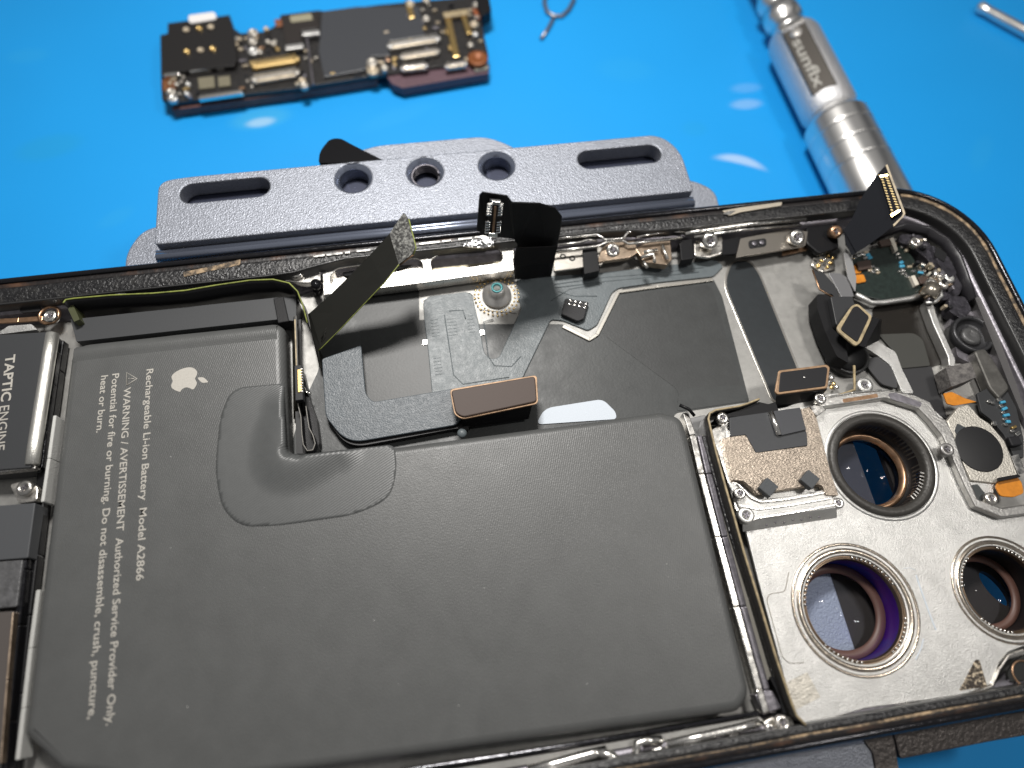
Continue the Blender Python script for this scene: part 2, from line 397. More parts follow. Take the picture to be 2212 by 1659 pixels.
# slot sticker with bright rim
slot = [(1578, 562), (1620, 560), (1642, 588), (1748, 850), (1700, 875), (1668, 870), (1560, 612)]
slab('recess_rim', slot, -.485, .015, mat('rim_metal', (.50, .48, .44), .3, .9), phone, .28, bevel=.006, seg=8)
def shrink(pts, f, z):
    w = VP(pts, z, .28, 8); c = sum(w, Vector((0, 0))) / len(w)
    n = len(w); out = []
    for i in range(n):
        t = (w[(i + 1) % n] - w[i - 1]).normalized(); q = Vector((t.y, -t.x))
        if (w[i] + q * .01 - c).length > (w[i] - c).length: q = -q
        out.append(w[i] + q * f)
    return out
MB().prism(shrink(slot, .035, -.485), -.49, -.480).build('recess_sticker', mat('sticker_slate', (.016, .020, .023), .40, var=.1), phone)

# ---------------- battery
ZB = -.08
battery = None
def batt_outline(z):
    P = [(152, 742, .25), (596, 694, .14), (613, 706, .06), (621, 972, .05), (640, 980, .03), (860, 962, .02), (1428, 887, .02), (1474, 897, .22), (1488, 940, None), (1624, 1500, .25), (1600, 1538, .1), (700, 1662), (380, 1704), (128, 1668, .04), (46, 1588, .04)]
    return VP(P, z, .02, 7)
def build_battery():
    o = plate('battery', batt_outline(ZB), ZB, .40, M_batt, phone, bevel=.125, res=7)
    for p in o.data.polygons: p.use_smooth = abs(p.normal.z) < .999 and p.normal.z > .02
    o['label'] = 'black battery pouch with grey warning print'
    return o
battery = build_battery()

def text(name, body, p0, p1, z, cap, m, parent, bold=0.0):
    cu = bpy.data.curves.new(name, 'FONT'); cu.body = body; cu.size = 1; cu.extrude = .004; cu.offset = bold
    cu.resolution_u = 3
    t = bpy.data.objects.new('t', cu); C.objects.link(t)
    dg = bpy.context.evaluated_depsgraph_get(); me = bpy.data.meshes.new_from_object(t.evaluated_get(dg)); bpy.data.objects.remove(t)
    xs = [v.co.x for v in me.vertices]; w = max(xs) - min(xs); x0 = min(xs)
    a = at(*p0, z); b = at(*p1, z); d = b - a; L = d.length
    sx = L / w; sy = cap / .70
    mt = Matrix.Translation(a) @ Matrix.Rotation(math.atan2(d.y, d.x), 4, 'Z') @ Matrix.Diagonal((sx, sy, .3, 1)) @ Matrix.Translation((-x0, 0, 0))
    me.transform(mt); me.name = name; me.materials.clear(); me.materials.append(m)
    # one object per word: islands whose gap along the line is small belong together
    bm = bmesh.new(); bm.from_mesh(me); seen = set(); isl = []
    dv = d.normalized()
    for f in bm.faces:
        if f in seen: continue
        st = [f]; seen.add(f); g = []
        while st:
            q = st.pop(); g.append(q)
            for e in q.edges:
                for h in e.link_faces:
                    if h not in seen: seen.add(h); st.append(h)
        ss = [(v.co - a).dot(dv) for q in g for v in q.verts]; isl.append((min(ss), max(ss), g))
    isl.sort(key=lambda t: t[0]); words = []
    for lo, hi, g in isl:
        if words and lo - words[-1][0] < cap * .28: words[-1][0] = max(words[-1][0], hi); words[-1][1] += g
        else: words.append([hi, list(g)])
    o = None
    for _, g in words:
        mb = MB(); 
        for q in g: mb.add([v.co for v in q.verts], [list(range(len(q.verts)))])
        o = mb.build(name, m, parent)
    bm.free()
    return o
ZT = ZB + .0025
text('printed_text', 'Rechargeable Li-ion Battery  Model A2866', (317, 798), (294, 1255), ZT, .092, M_print, battery, .010)
text('printed_text', 'WARNING / AVERTISSEMENT  Authorized Service Provider Only.', (268, 838), (229, 1568), ZT, .092, M_print, battery, .010)
text('printed_text', 'Potential for fire or burning. Do not disassemble, crush, puncture,', (243, 808), (190, 1554), ZT, .092, M_print, battery, .010)
text('printed_text', 'heat or burn.', (219, 812), (208, 935), ZT, .092, M_print, battery, .010)
# warning triangle
def wtri():
    a, b, c = at(274, 832, ZT), at(274, 805, ZT), at(296, 818, ZT)
    m = MB()
    m.tube([a, b, c, a], .009, 4)
    m.tube([at(290, 818, ZT), at(282, 818, ZT)], .008, 4); m.tube([at(279.5, 818, ZT), at(277.5, 818, ZT)], .009, 4)
    return m.build('warning_symbol', M_print, battery)
wtri()
# fruit logo (leaf to the right, bite at the bottom, as the print is turned)
def logo():
    c = at(402, 820, ZT); s = .195
    prof = [(0, .62), (.18, .70), (.42, .76), (.68, .66), (.84, .50)]
    bite = [(.70, .26), (.62, .06), (.66, -.16), (.80, -.32), (.90, -.38)]
    low = [(.80, -.62), (.60, -.90), (.40, -1.02), (.20, -1.0), (0, -.93), (-.20, -1.0), (-.42, -1.02), (-.66, -.82), (-.86, -.45), (-.96, -.02), (-.92, .36), (-.74, .62), (-.48, .76), (-.22, .72)]
    P = [Vector((x, y)) for x, y in prof + bite + low]
    def cat(P):
        out = []
        for i in range(len(P)):
            p0, p1, p2, p3 = P[i - 1], P[i], P[(i + 1) % len(P)], P[(i + 2) % len(P)]
            for k in range(4):
                t = k / 4
                out.append(.5 * ((2 * p1) + (p2 - p0) * t + (2 * p0 - 5 * p1 + 4 * p2 - p3) * t * t + (3 * p1 - p0 - 3 * p2 + p3) * t ** 3))
        return out
    body = cat(P); leaf = cat([Vector(q) for q in ((-.05, .86), (.0, 1.22), (.34, 1.52), (.42, 1.50), (.38, 1.12), (.04, .84))])
    def turn(q): return (c.x + q.y * s, c.y - q.x * s)
    m = MB(); m.prism([turn(q) for q in body], ZT - .002, ZT); m.prism([turn(q) for q in leaf], ZT - .002, ZT)
    return m.build('logo', M_print, battery)
logo()
# translucent tape patch over the inner corner, with its soft creases
def tape():
    z = ZB + .0015
    outl = [(500, 838, .3), (613, 828, .02), (622, 978, .03), (646, 982, .02), (852, 960, .1), (858, 1010, .2), (845, 1075, .25), (770, 1112, .3), (600, 1136, .3), (520, 1138, .3), (480, 1100, .25), (464, 1020, .25), (475, 900, .3)]
    w = VP(outl, z, .1, 8)
    xs = [p.x for p in w]; ys = [p.y for p in w]; st = .035
    def inside(x, y):
        r = False; j = len(w) - 1
        for i in range(len(w)):
            if (w[i].y > y) != (w[j].y > y) and x < (w[j].x - w[i].x) * (y - w[i].y) / (w[j].y - w[i].y) + w[i].x: r = not r
            j = i
        return r
    ridge = [at(614, 880, z).xy, at(628, 985, z).xy, at(735, 975, z).xy]
    def H(x, y):
        d = 9
        for u, v in zip(ridge, ridge[1:]):
            ab = v - u; t = max(0, min(1, (Vector((x, y)) - u).dot(ab) / ab.length_squared)); d = min(d, (u + ab * t - Vector((x, y))).length + .22 * (t if v is ridge[-1] else (1 - t)) ** 2)
        e = min(1, max(0, min(math.hypot(p.x - x, p.y - y) for p in w) / .10)); e = e * e * (3 - 2 * e)
        q = max(0, min(1, 1 - (d - .08) / .50)); q = q * q * (3 - 2 * q)
        return z + e * (.0015 + .080 * q)
    bm = bmesh.new(); vs = {}
    nx = int((max(xs) - min(xs)) / st) + 2; ny = int((max(ys) - min(ys)) / st) + 2
    # triangulated fill from the outline, then refined on a grid
    def V(i, j):
        if (i, j) not in vs:
            x, y = min(xs) + i * st, min(ys) + j * st; vs[i, j] = bm.verts.new((x, y, H(x, y)))
        return vs[i, j]
    # clip grid cells to outline by snapping the border vertices onto it
    cells = [(i, j) for i in range(-1, nx) for j in range(-1, ny) if inside(min(xs) + (i + .5) * st, min(ys) + (j + .5) * st)]
    for i, j in cells:
        f = bm.faces.new((V(i, j), V(i + 1, j), V(i + 1, j + 1), V(i, j + 1))); f.smooth = True
    for v in bm.verts:
        if v.is_boundary or any(e.is_boundary for e in v.link_edges):
            best = None
            for k in range(len(w)):
                a, b = w[k], w[(k + 1) % len(w)]; ab = b - a
                if ab.length < 1e-6: continue
                t = max(0, min(1, (v.co.xy - a).dot(ab) / ab.length_squared)); q = a + ab * t
                d = (q - v.co.xy).length
                if best is None or d < best[0]: best = (d, q)
            v.co = (best[1].x, best[1].y, z)
    me = bpy.data.meshes.new('corner_tape'); bm.to_mesh(me); bm.free(); me.materials.append(M_tape)
    o = bpy.data.objects.new('corner_tape', me); C.objects.link(o); o.parent = battery
    md = o.modifiers.new('s', 'SOLIDIFY'); md.thickness = .0012
    return o
tape()
# folded top flap of the pouch with its crease
def flap():
    rows = []
    top = [(158, 745), (260, 732), (380, 719), (500, 706), (598, 696)]
    prof = [(0, -.04), (.06, .020), (.14, .028), (.20, .012), (.26, -.001)]
    for d, h in prof:
        rows.append([])
        for i, (x, y) in enumerate(top):
            p = at(x, y, ZB); rows[-1].append((p.x + (.03 if i == 0 else 0), p.y - d - .02, ZB + h * (1 + .3 * math.sin(i * 2.1))))
    return MB().sheet(rows).build('pouch_fold', M_batt, battery)
flap()
def dust():
    m = MB()
    for _ in range(16):
        x, y = random.uniform(220, 1480), random.uniform(980, 1560)
        if x > 1400 and y < 1100: continue
        p = at(x, y, ZB + .001); m.ball(p, random.uniform(.003, .006), .5, 6)
    m.ball(at(405, 1527, ZB + .001), .006, .5, 6)
    o = m.build('dust_specks', M_dust, battery); o['kind'] = 'stuff'
dust()
# battery circuit cover strip above the pouch, folded tab and upright black flex
MB().prism(VP([(152, 690), (600, 642), (640, 640), (640, 694), (600, 690), (165, 738)], -.16, .01), -.48, -.16).build('cell_cover', mat('cover_grey', (.055, .057, .060), .45, bump=.05, spec=.25), battery, .012)
slab('cover_tab', [(590, 644), (612, 640), (624, 694), (600, 698)], -.12, .06, M_blk, battery, .02, .012)
def upright():
    top = [(137, 655), (142, 648), (160, 645), (240, 638), (330, 634), (400, 628), (470, 616), (540, 606), (590, 604), (625, 612), (643, 630), (655, 662), (664, 698)]
    hz, lz = .10, -.40
    P = []
    for i in range(len(top) - 1):
        for k in range(4):
            t = k / 4; P.append((top[i][0] * (1 - t) + top[i + 1][0] * t, top[i][1] * (1 - t) + top[i + 1][1] * t))
    P.append(top[-1])
    T = [at(x, y, hz - (0 if i < len(P) - 10 else .02 * (i - len(P) + 10))) for i, (x, y) in enumerate(P)]
    fl = MB().sheet([[(p.x, p.y, p.z) for p in T], [(p.x, p.y - .03, (p.z + lz) / 2) for p in T], [(p.x, p.y, lz) for p in T]]).build('upright_flex', M_blk, phone, solid=.014)
    m = MB().tube([p + Vector((0, 0, .004)) for p in T], .012, 5).build('flex_edge', M_edge, fl)
upright()
slab('flex_fold', [(141, 655), (155, 652), (172, 690), (160, 695)], -.02, .3, mat('flex_olive', (.06, .065, .03), .4), phone)
# notch: upright board, gold connector, looped flex
mb = MB().hexa([at(634, 690, -.45), at(650, 690, -.45), at(655, 980, -.45), at(640, 980, -.45)], [at(634, 690, -.30), at(650, 690, -.30), at(655, 980, -.30), at(640, 980, -.30)])
mb.build('notch_filler', M_dark, phone)
vb = MB().hexa([at(630, 692, -.42), at(636, 692, -.42), at(640, 905, -.42), at(634, 905, -.42)], [at(636, 682, -.02), at(641, 682, -.02), at(646, 850, -.02), at(641, 850, -.02)]).build('protection_board', mat('board_dark', (.02, .018, .012), .4), phone)
strip('board_edge', [(637, 690), (640, 780), (642, 850)], .018, -.012, .03, M_cream, vb)
cn = box('battery_connector', 645, 826, 17, 78, .0, .10, M_chip, vb, bevel=.01)
box('contact_block', 647, 822, 10, 52, .012, .06, M_gold, cn, bevel=.01)
for i, y in enumerate(range(797, 850, 6)): box('contact_pin', 651, y, 6, 2.4, .016, .03, M_solder, cn)
lp = [(641, 862), (650, 900), (652, 935), (655, 960), (664, 974), (676, 972), (681, 958), (676, 940), (668, 925), (664, 900), (660, 870)]
LP = []
for i in range(len(lp) - 1):
    for k in range(4):
        t = k / 4; LP.append((lp[i][0] * (1 - t) + lp[i + 1][0] * t, lp[i][1] * (1 - t) + lp[i + 1][1] * t))
LPT = [at(x, y, -.12) for x, y in LP]
fl = MB().sheet([[(p.x, p.y, -.12) for p in LPT], [(p.x, p.y, -.44) for p in LPT]]).build('looped_flex', M_blk, phone, solid=.012)
MB().tube([p + Vector((0, 0, .004)) for p in LPT], .007, 5).build('flex_edge', mat('flex_edge_grey', (.22, .21, .19), .4), fl)
slab('black_strut', [(655, 800), (668, 860), (684, 905), (690, 955), (680, 985), (655, 985), (648, 900)], -.30, .15, M_blk, phone, .02)
MB().tube([at(655, 835, -.25), at(661, 848, -.25), at(672, 850, -.25)], .02).build('contact_spring', M_solder, phone)
# ---------------- haptic engine and the parts left of the battery
hap = slab('haptic_engine', [(-90, 728), (112, 716), (66, 1010), (-90, 1022)], -.06, .42, mat('haptic_black', (.045, .047, .050), .38, bump=.06, spec=.25), phone, .03, .015)
def rim():
    P = [at(x, y, -.10) for x, y in ((114, 722), (106, 770), (90, 870), (76, 960), (70, 1004))]
    MB().tube(P, .085, 20).build('chrome_edge', mat('chrome_worn', (.80, .79, .74), .46, 1., bump=.4, bscale=60), hap)
rim()
strip('base_lip', [(-60, 1022), (20, 1014), (76, 1008)], .05, -.10, .12, M_steel, hap, .015)
text('printed_text', 'TAPTIC', (13, 768), (2, 868), -.0575, .125, M_print, hap, .022)
text('printed_text', 'ENGINE', (0, 878), (-12, 975), -.0575, .125, M_print, hap, .0)
slab('light_foil', [(0, 716), (18, 704), (68, 700), (80, 712), (0, 722)], -.14, .1, M_camp, phone, .02, .01)
strip('ribbed_seal', [(128, 735), (118, 800), (104, 900), (92, 1000), (82, 1100), (70, 1200), (54, 1330), (36, 1500), (18, 1680)], .13, -.30, .15, M_blk, phone, .02)
strip('seal_ridge', [(122, 760), (112, 830), (98, 930), (88, 1010)], .035, -.20, .1, M_frame, phone, .01)
strip('foam_strip', [(118, 897), (105, 990), (91, 1084)], .045, -.14, .25, mat('foam_white', (.50, .50, .48), .7, bump=.4), phone, .012)
strip('foam_strip', [(82, 1274), (65, 1400), (50, 1530), (37, 1642)], .052, -.14, .25, mat('foam_white2', (.42, .42, .40), .7, bump=.4), phone, .012)
slab('grey_cover', [(-80, 1098), (76, 1086), (60, 1205), (-80, 1216)], -.12, .3, mat('cover_slate', (.07, .073, .078), .45, spec=.25), phone, .02, .015)
slab('worn_cover', [(-80, 1219), (49, 1209), (36, 1310), (-80, 1322)], -.12, .3, mat('cover_worn', (.085, .085, .088), .4, bump=.5, bscale=18, var=.3), phone, .02, .015)
slab('speaker_box', [(-80, 1328), (28, 1320), (2, 1640), (-80, 1650)], -.08, .3, mat('speaker_brown', (.085, .075, .070), .42, spec=.25), phone, .02, .02)
strip('speaker_edge', [(27, 1322), (14, 1470), (0, 1650)], .025, -.07, .1, M_warm, phone, .02)
strip('black_channel', [(62, 1092), (50, 1230), (36, 1350), (14, 1560), (6, 1680)], .07, -.16, .3, M_frame, phone, .02)
slab('screw_tab', [(20, 1046), (60, 1036), (82, 1052), (80, 1082), (40, 1088)], -.14, .1, M_cast, phone, .05, .012)

def screw(x, y, z, r_px, parent=None, m=None, dome=.3, tilt=None, deep=True):
    p = at(x, y, z); r = r_px / k_at(p)
    mb = MB(); ax = tilt
    mb.lathe(p, [(r * .99, -r * .8), (r, 0), (r * .93, r * .16), (r * .7, r * (.16 + dome * .25)), (r * .52, r * (.16 + dome * .35)), (r * .40, r * (.0)), (r * .1, -r * .12)], 28, axis=ax)
    o = mb.build('screw', m or M_steel, parent or phone)
    q = MB(); a0 = random.random() * 1.5
    A = Vector(ax).normalized() if ax else Vector((0, 0, 1)); U = A.orthogonal().normalized(); Wv = A.cross(U)
    for k in range(2):
        d = (U * math.cos(a0 + k * math.pi / 2) + Wv * math.sin(a0 + k * math.pi / 2)) * r * .42; e = d.cross(A).normalized() * r * .07
        b0 = p + A * r * .02; q.hexa([b0 - d - e, b0 + d - e, b0 + d + e, b0 - d + e], [v + A * r * .16 for v in (b0 - d - e, b0 + d - e, b0 + d + e, b0 - d + e)])
    q.build('drive_recess', M_pewter, o)
    return o
screw(53, 1054, -.08, 17, m=mat('nickel', (.55, .53, .50), .28, 1.))
s_ = screw(108, 682, -.20, 15)
MB().lathe(at(108, 682, -.26), [(.16, 0), (.16, .03), (.12, .05), (.12, .0)], 30, cap=False).build('washer', M_bronze, phone)
strip('grounding_arm', [(-20, 694), (40, 691), (92, 687)], .08, -.24, .03, M_bronze, phone, .008)
slab('dark_pocket', [(40, 655), (82, 650), (88, 672), (44, 676)], -.20, .02, M_dark, phone, .04)
MB().tube([at(682, 612, -.14), at(683, 618, -.24)], .075, 14).tube([at(683, 622, -.30), at(684, 634, -.46)], .055, 14).build('alignment_post', M_frame, phone)

# ---------------- flexes on the midplate
fc = slab('grey_flex', [(1116, 600), (1185, 596), (1260, 592), (1400, 578), (1545, 560), (1563, 575), (1542, 597), (1420, 610), (1336, 622), (1322, 632), (1290, 702), (1270, 714), (1215, 692), (1190, 690), (1133, 808), (1118, 842), (1080, 858), (936, 880), (925, 760), (916, 690), (914, 652), (926, 640), (1008, 630), (1020, 636), (1035, 700), (1046, 762), (1060, 776), (1078, 772), (1126, 668), (1118, 640)], -.468, .03, M_flexC, phone, .05, .01)
for pts in ([(1065, 690), (1045, 695), (1055, 770), (1068, 790), (1105, 792), (1125, 770)], [(960, 680), (980, 810), (1000, 830), (1100, 815)], [(970, 672), (1000, 670), (1006, 690)],
            [(1195, 615), (1300, 600), (1400, 592), (1520, 578)], [(1200, 622), (1310, 608), (1400, 599), (1510, 588)], [(1205, 630), (1240, 640), (1290, 640)], [(955, 850), (1010, 838), (1018, 850)],
            [(1190, 650), (1230, 625), (1300, 612)]):
    MB().tube([at(x, y, -.469) for x, y in pts], .009, 5).build('raised_trace', M_flexC, fc)
for x0, y0, w in ((930, 692, 16), (965, 690, 20), (1008, 684, 14), (936, 775, 16)):
    m = MB()
    for k in range(6):
        m.tube([at(x0 + k * .8, y0 + k * 7, -.470), at(x0 + w + k * .8, y0 - 2 + k * 7, -.470)], .006, 4)
    m.build('trace_comb', M_flexC, fc)
# sensor with solder dots
cs = slab('sensor', [(1221, 644), (1272, 652), (1262, 688), (1248, 694), (1212, 678)], -.38, .08, M_chip, phone, .03, .012)
for i in range(4):
    for j in range(2): MB().ball(at(1232 + i * 11 - j * 2, 649 + i * 2.5 + j * 8, -.378), .03, .6, 12).build('solder_dot', M_solder, cs)
strip('metal_lip', [(1216, 704), (1274, 733), (1290, 722), (1336, 630), (1420, 618), (1540, 603)], .055, -.462, .02, mat('lip_metal', (.44, .42, .38), .35, .8), phone, .005)
# thick slate flex
fd = slab('slate_flex', [(695, 775), (780, 745), (790, 852, .12), (806, 868, .06), (985, 838), (1040, 870), (1000, 902), (985, 918, .05), (750, 958, .42), (703, 900, .1)], -.30, .04, M_flexD, phone, .04, .012, seg=8)
slab('flex_side', [(700, 800), (705, 905, .1), (752, 968, .4), (985, 925), (1010, 930), (1020, 900), (800, 930), (740, 900)], -.36, .14, M_dark, phone, .04, seg=8)
cb = slab('brown_connector', [(974, 843), (1156, 812), (1160, 867), (1000, 901), (984, 892)], .02, .05, M_brownc, phone, .055, .015)
MB().prism(VP([(971, 840), (1160, 809), (1163, 871), (999, 905), (981, 895)], .0, .06), -.045, -.012).build('connector_rim', M_gedge, cb, .006)
MB().hexa([at(1000, 925, -.40), at(1142, 905, -.40), at(1145, 868, -.35), at(1000, 890, -.35)], [at(998, 897, -.06), at(1150, 873, -.06), at(1150, 850, -.06), at(1000, 880, -.06)]).build('connector_flex', M_blk, cb)
slab('white_sticker', [(1158, 917), (1176, 882, .15), (1302, 862, .1), (1330, 890, .1), (1332, 905)], -.478, .005, M_white, phone, .1, seg=8)
MB().ball(at(998, 936, -.22), .07, .7, 16).build('tape_bump', M_flexC, phone)
MB().tube([at(1468, 875, -.1), at(1488, 884, -.1), at(1500, 898, -.15)], .025).build('pull_tab', M_blk, phone)
# standoff with dotted ring
so = at(1073, 638, -.46)
st = MB().lathe(so, [(.23, -.02), (.23, .03), (.15, .05), (.13, .12), (.12, .13), (.115, .22), (.065, .235), (.06, .12)], 36).build('standoff', mat('standoff_tin', (.75, .73, .70), .42, .85), phone)
MB().lathe(so + Vector((0, 0, .236)), [(.095, -.004), (.095, .004), (.060, .008), (.052, -.03)], 30, cap=False).build('thread_seal', mat('teal_seal', (.06, .20, .21), .45, .6), st)
m = MB()
for r, n in ((.29, 26), (.35, 30)):
    for i in range(n):
        a = 2 * math.pi * i / n; m.ball((so.x + r * math.cos(a), so.y + r * math.sin(a), -.478), .018, .8, 6)
m.build('solder_ring', M_gold, st)

# ---------------- ribbon cable rising over the edge, and the two other upright flexes
def ribbon():
    A = [(666, 679, -.16), (670, 676, -.10), (710, 641, .14), (760, 592, .42), (800, 551, .66), (842, 505, .90)]
    B = [(688, 757, -.20), (694, 752, -.16), (735, 711, .06), (790, 653, .38), (830, 611, .60), (862, 571, .78)]
    rows = [[at(*a) for a in A], [at(*b) for b in B]]
    mid = [(rows[0][i] + rows[1][i]) / 2 + Vector((0, 0, .004)) for i in range(6)]
    o = MB().sheet([rows[0], mid, rows[1]]).build('ribbon_cable', M_ribbon, phone, solid=.016)
    for p in o.data.polygons: p.use_smooth = False
    o['label'] = 'long black ribbon cable rising over the frame edge with a fuzzy grey pad at its tip'
    MB().tube(rows[1], .010, 5).build('flex_edge', M_edge, o)
    MB().sheet([[at(666, 679, -.16), at(688, 757, -.20)], [at(676, 730, -.30), at(690, 792, -.33)], [at(700, 775, -.36), at(700, 800, -.33)]]).build('cable_fold', M_ribbon, o, solid=.012)
    m = MB()
    for k in range(6):
        y = 703 + k * 7; m.tube([at(694, y, -.10 + .0), at(712 - k * 2, y - 16, -.02)], .005, 4)
    m.build('trace_comb', M_ribbon, o)
    P = [(842, 505, .90), (868, 466, 1.02), (873, 460, 1.04), (881, 472, 1.03), (897, 534, .93), (891, 549, .90), (862, 571, .78)]
    top = [at(*p) for p in P]; nrm = (top[1] - top[0]).cross(top[-1] - top[0]).normalized()
    if nrm.z < 0: nrm = -nrm
    bm = MB(); n = len(top); lo = [p - nrm * .05 for p in top]; hi = [p + nrm * .012 for p in top]
    bm.add(lo + hi, [list(range(n)), [n + i for i in range(n)][::-1]] + [[i, (i + 1) % n, n + (i + 1) % n, n + i] for i in range(n)])
    pd = bm.build('fuzzy_pad', M_fuzzy, o)
    MB().tube([p - nrm * .03 for p in (top[3], top[4], top[5])], .014, 5).build('pad_edge', M_edge, pd)
    MB().tube([p - nrm * .03 for p in (top[5], top[6])], .014, 5).build('pad_edge', M_bronze, pd)
ribbon()
def up_flex():
    Y = 5.62
    P = [(1112, 604), (1108, 560), (1118, 528), (1110, 516), (1045, 508), (1030, 498), (1036, 424), (1042, 416), (1096, 424), (1106, 438), (1165, 440), (1200, 450), (1214, 468), (1212, 490), (1197, 525), (1193, 560), (1190, 602)]
    def yy(v): return Y + .06 * math.sin((600 - v) / 30.) * (1 if v > 500 else .4)
    pts = [aty(x, y, yy(y)) for x, y in P]; n = len(pts)
    bm = bmesh.new(); vs = [bm.verts.new(p) for p in pts]; f = bm.faces.new(vs); bmesh.ops.triangulate(bm, faces=[f])
    me = bpy.data.meshes.new('upright_connector_flex'); bm.to_mesh(me); bm.free(); me.materials.append(M_blk)
    o = bpy.data.objects.new('upright_connector_flex', me); C.objects.link(o); o.parent = phone
    md = o.modifiers.new('s', 'SOLIDIFY'); md.thickness = .02; md.offset = 1
    cy = yy(460) - .06
    def q(name, x0, y0, x1, y1, x2, y2, x3, y3, d, m, par, dy=0.):
        a = [aty(x, y, cy + dy) for x, y in ((x0, y0), (x1, y1), (x2, y2), (x3, y3))]; b = [p + Vector((0, -d, 0)) for p in a]
        return MB().hexa(a, b).build(name, m, par, .006)
    c = q('board_connector', 1050, 505, 1076, 507, 1082, 432, 1058, 428, .05, M_chip, o)
    q('centre_bar', 1062, 498, 1067, 498, 1072, 442, 1067, 442, .035, M_bronze, c, -.05)
    q('end_cap', 1054, 507, 1074, 508, 1074, 500, 1055, 499, .04, M_solder, c, -.045)
    q('end_cap', 1062, 437, 1080, 438, 1081, 431, 1062, 430, .04, M_solder, c, -.045)
    for k in range(5):
        for sx in (0, 1):
            for lo in (0, 1):
                y = (440 + k * 5.5) if lo == 0 else (478 + k * 5.5); x = (1055 if sx == 0 else 1079) - (y - 470) * .10
                MB().box(aty(x, y, cy - .075), .065, .03, .024).build('contact_pin', M_solder, c, .006)
    q('tape_wrap', 1108, 572, 1196, 566, 1204, 530, 1116, 534, .02, M_blkm, o, .0)
up_flex()
def right_flex():
    p0, p1, p2 = at(1915, 355, .50), at(1954, 461, .44), at(1826, 520, -.05)
    nrm = (p1 - p0).cross(p2 - p0).normalized()
    if nrm.z < 0: nrm = -nrm
    O = Vector((0, 0, CAMH))
    def on(x, y, h=0.):
        q = at(x, y, 0) - O; t = (p0 + nrm * h - O).dot(nrm) / q.dot(nrm); return O + q * t
    def solid(name, P, m, par, h0, h1, bevel=0.):
        b = MB(); n = len(P); b.add([on(x, y, h0) for x, y in P] + [on(x, y, h1) for x, y in P], [list(range(n))[::-1], list(range(n, 2 * n))] + [[i, (i + 1) % n, n + (i + 1) % n, n + i] for i in range(n)])
        return b.build(name, m, par, bevel)
    M_pin = mat('pin_gold', (.42, .32, .15), .5, .6)
    M_fm = mat('flex_matte', (.010, .011, .014), .75, spec=.08)
    o = solid('corner_flex', [(1895, 376), (1915, 355), (1934, 408), (1954, 461), (1931, 487), (1905, 508), (1872, 532), (1840, 552), (1826, 525), (1822, 496), (1838, 477), (1848, 455), (1856, 435), (1875, 405)], M_fm, phone, -.02, 0)
    o['label'] = 'black flex with a two-row gold connector standing at the frame corner'
    solid('flex_edge', [(1913, 357), (1917, 355), (1956, 461), (1950, 470), (1931, 489), (1929, 485), (1948, 467), (1951, 461)], M_cream, o, -.01, .012)
    c = solid('board_connector', [(1900, 379), (1919, 375), (1947, 454), (1926, 467)], M_fm, o, 0, .05, .006)
    for k in range(13):
        t = (k + .7) / 13.6
        for (ax, ay, bx, by), w in (((1902, 382, 1927, 463), 5), ((1911, 379, 1939, 456), 6.5)):
            x = ax + (bx - ax) * t; y = ay + (by - ay) * t
            solid('contact_pin', [(x, y), (x + w, y + 1.3), (x + w + .7, y + 3.3), (x + .7, y + 2.1)], M_pin, c, .045, .062)
    solid('end_cap', [(1900, 379), (1917, 376), (1918, 380), (1902, 383)], M_gold, c, .04, .08); solid('end_cap', [(1924, 463), (1944, 452), (1945, 456), (1926, 468)], M_gold, c, .04, .08)
    MB().hexa([at(1826, 530, -.45), at(1846, 556, -.45), at(1846, 556, -.35), at(1826, 530, -.35)], [on(1824, 500), on(1850, 546), on(1850, 546, .02), on(1824, 500, .02)]).build('flex_root', M_blk, o)
right_flex()

# ---------------- top side rail
RZ = -.22
pock1 = VP([(712, 598), (728, 580), (900, 558), (912, 566), (914, 590), (720, 624)], RZ, .06)
pock2 = VP([(930, 562), (946, 551), (1072, 535), (1084, 544), (1086, 566), (934, 588)], RZ, .09)
plate('side_rail', VP([(696, 590), (715, 575), (905, 551), (925, 548), (1075, 526), (1110, 524), (1112, 584), (900, 613), (698, 638)], RZ, .02), RZ, .20, M_steel, phone, holes=[pock1, pock2], bevel=.012)
slab('pocket_floor', [(700, 570), (920, 545), (920, 600), (700, 635)], -.36, .04, M_cast, phone)
slab('pocket_floor', [(925, 545), (1095, 520), (1095, 575), (925, 600)], -.40, .04, mat('pocket_olive', (.35, .32, .24), .4, .8, var=.3), phone)
slab('torn_foam', [(724, 574), (760, 580), (810, 572), (880, 566), (905, 556), (900, 568), (865, 580), (800, 592), (745, 596)], -.31, .03, M_blkm, phone, .03)
strip('ledge_bar', [(698, 641), (900, 616), (1112, 588)], .05, -.44, .05, M_steel, phone, .015)
slab('screw_lug', [(560, 588), (690, 570), (694, 606), (660, 612), (560, 600)], RZ, .12, M_steel, phone, .04, .015)
screw(640, 588, -.16, 15)
slab('dark_pocket', [(590, 588), (626, 583), (628, 600), (594, 604)], RZ + .003, .02, M_dark, phone, .02)
strip('clip_rail', [(480, 608), (560, 598), (620, 590)], .05, -.18, .08, M_cast, phone, .01)
for i, x in enumerate((470, 505, 545, 578)):
    box('clip', x, 606 - i * 5, 22, 8, -.15, .1, M_cast if i % 2 else M_pewter, phone, bevel=.01)
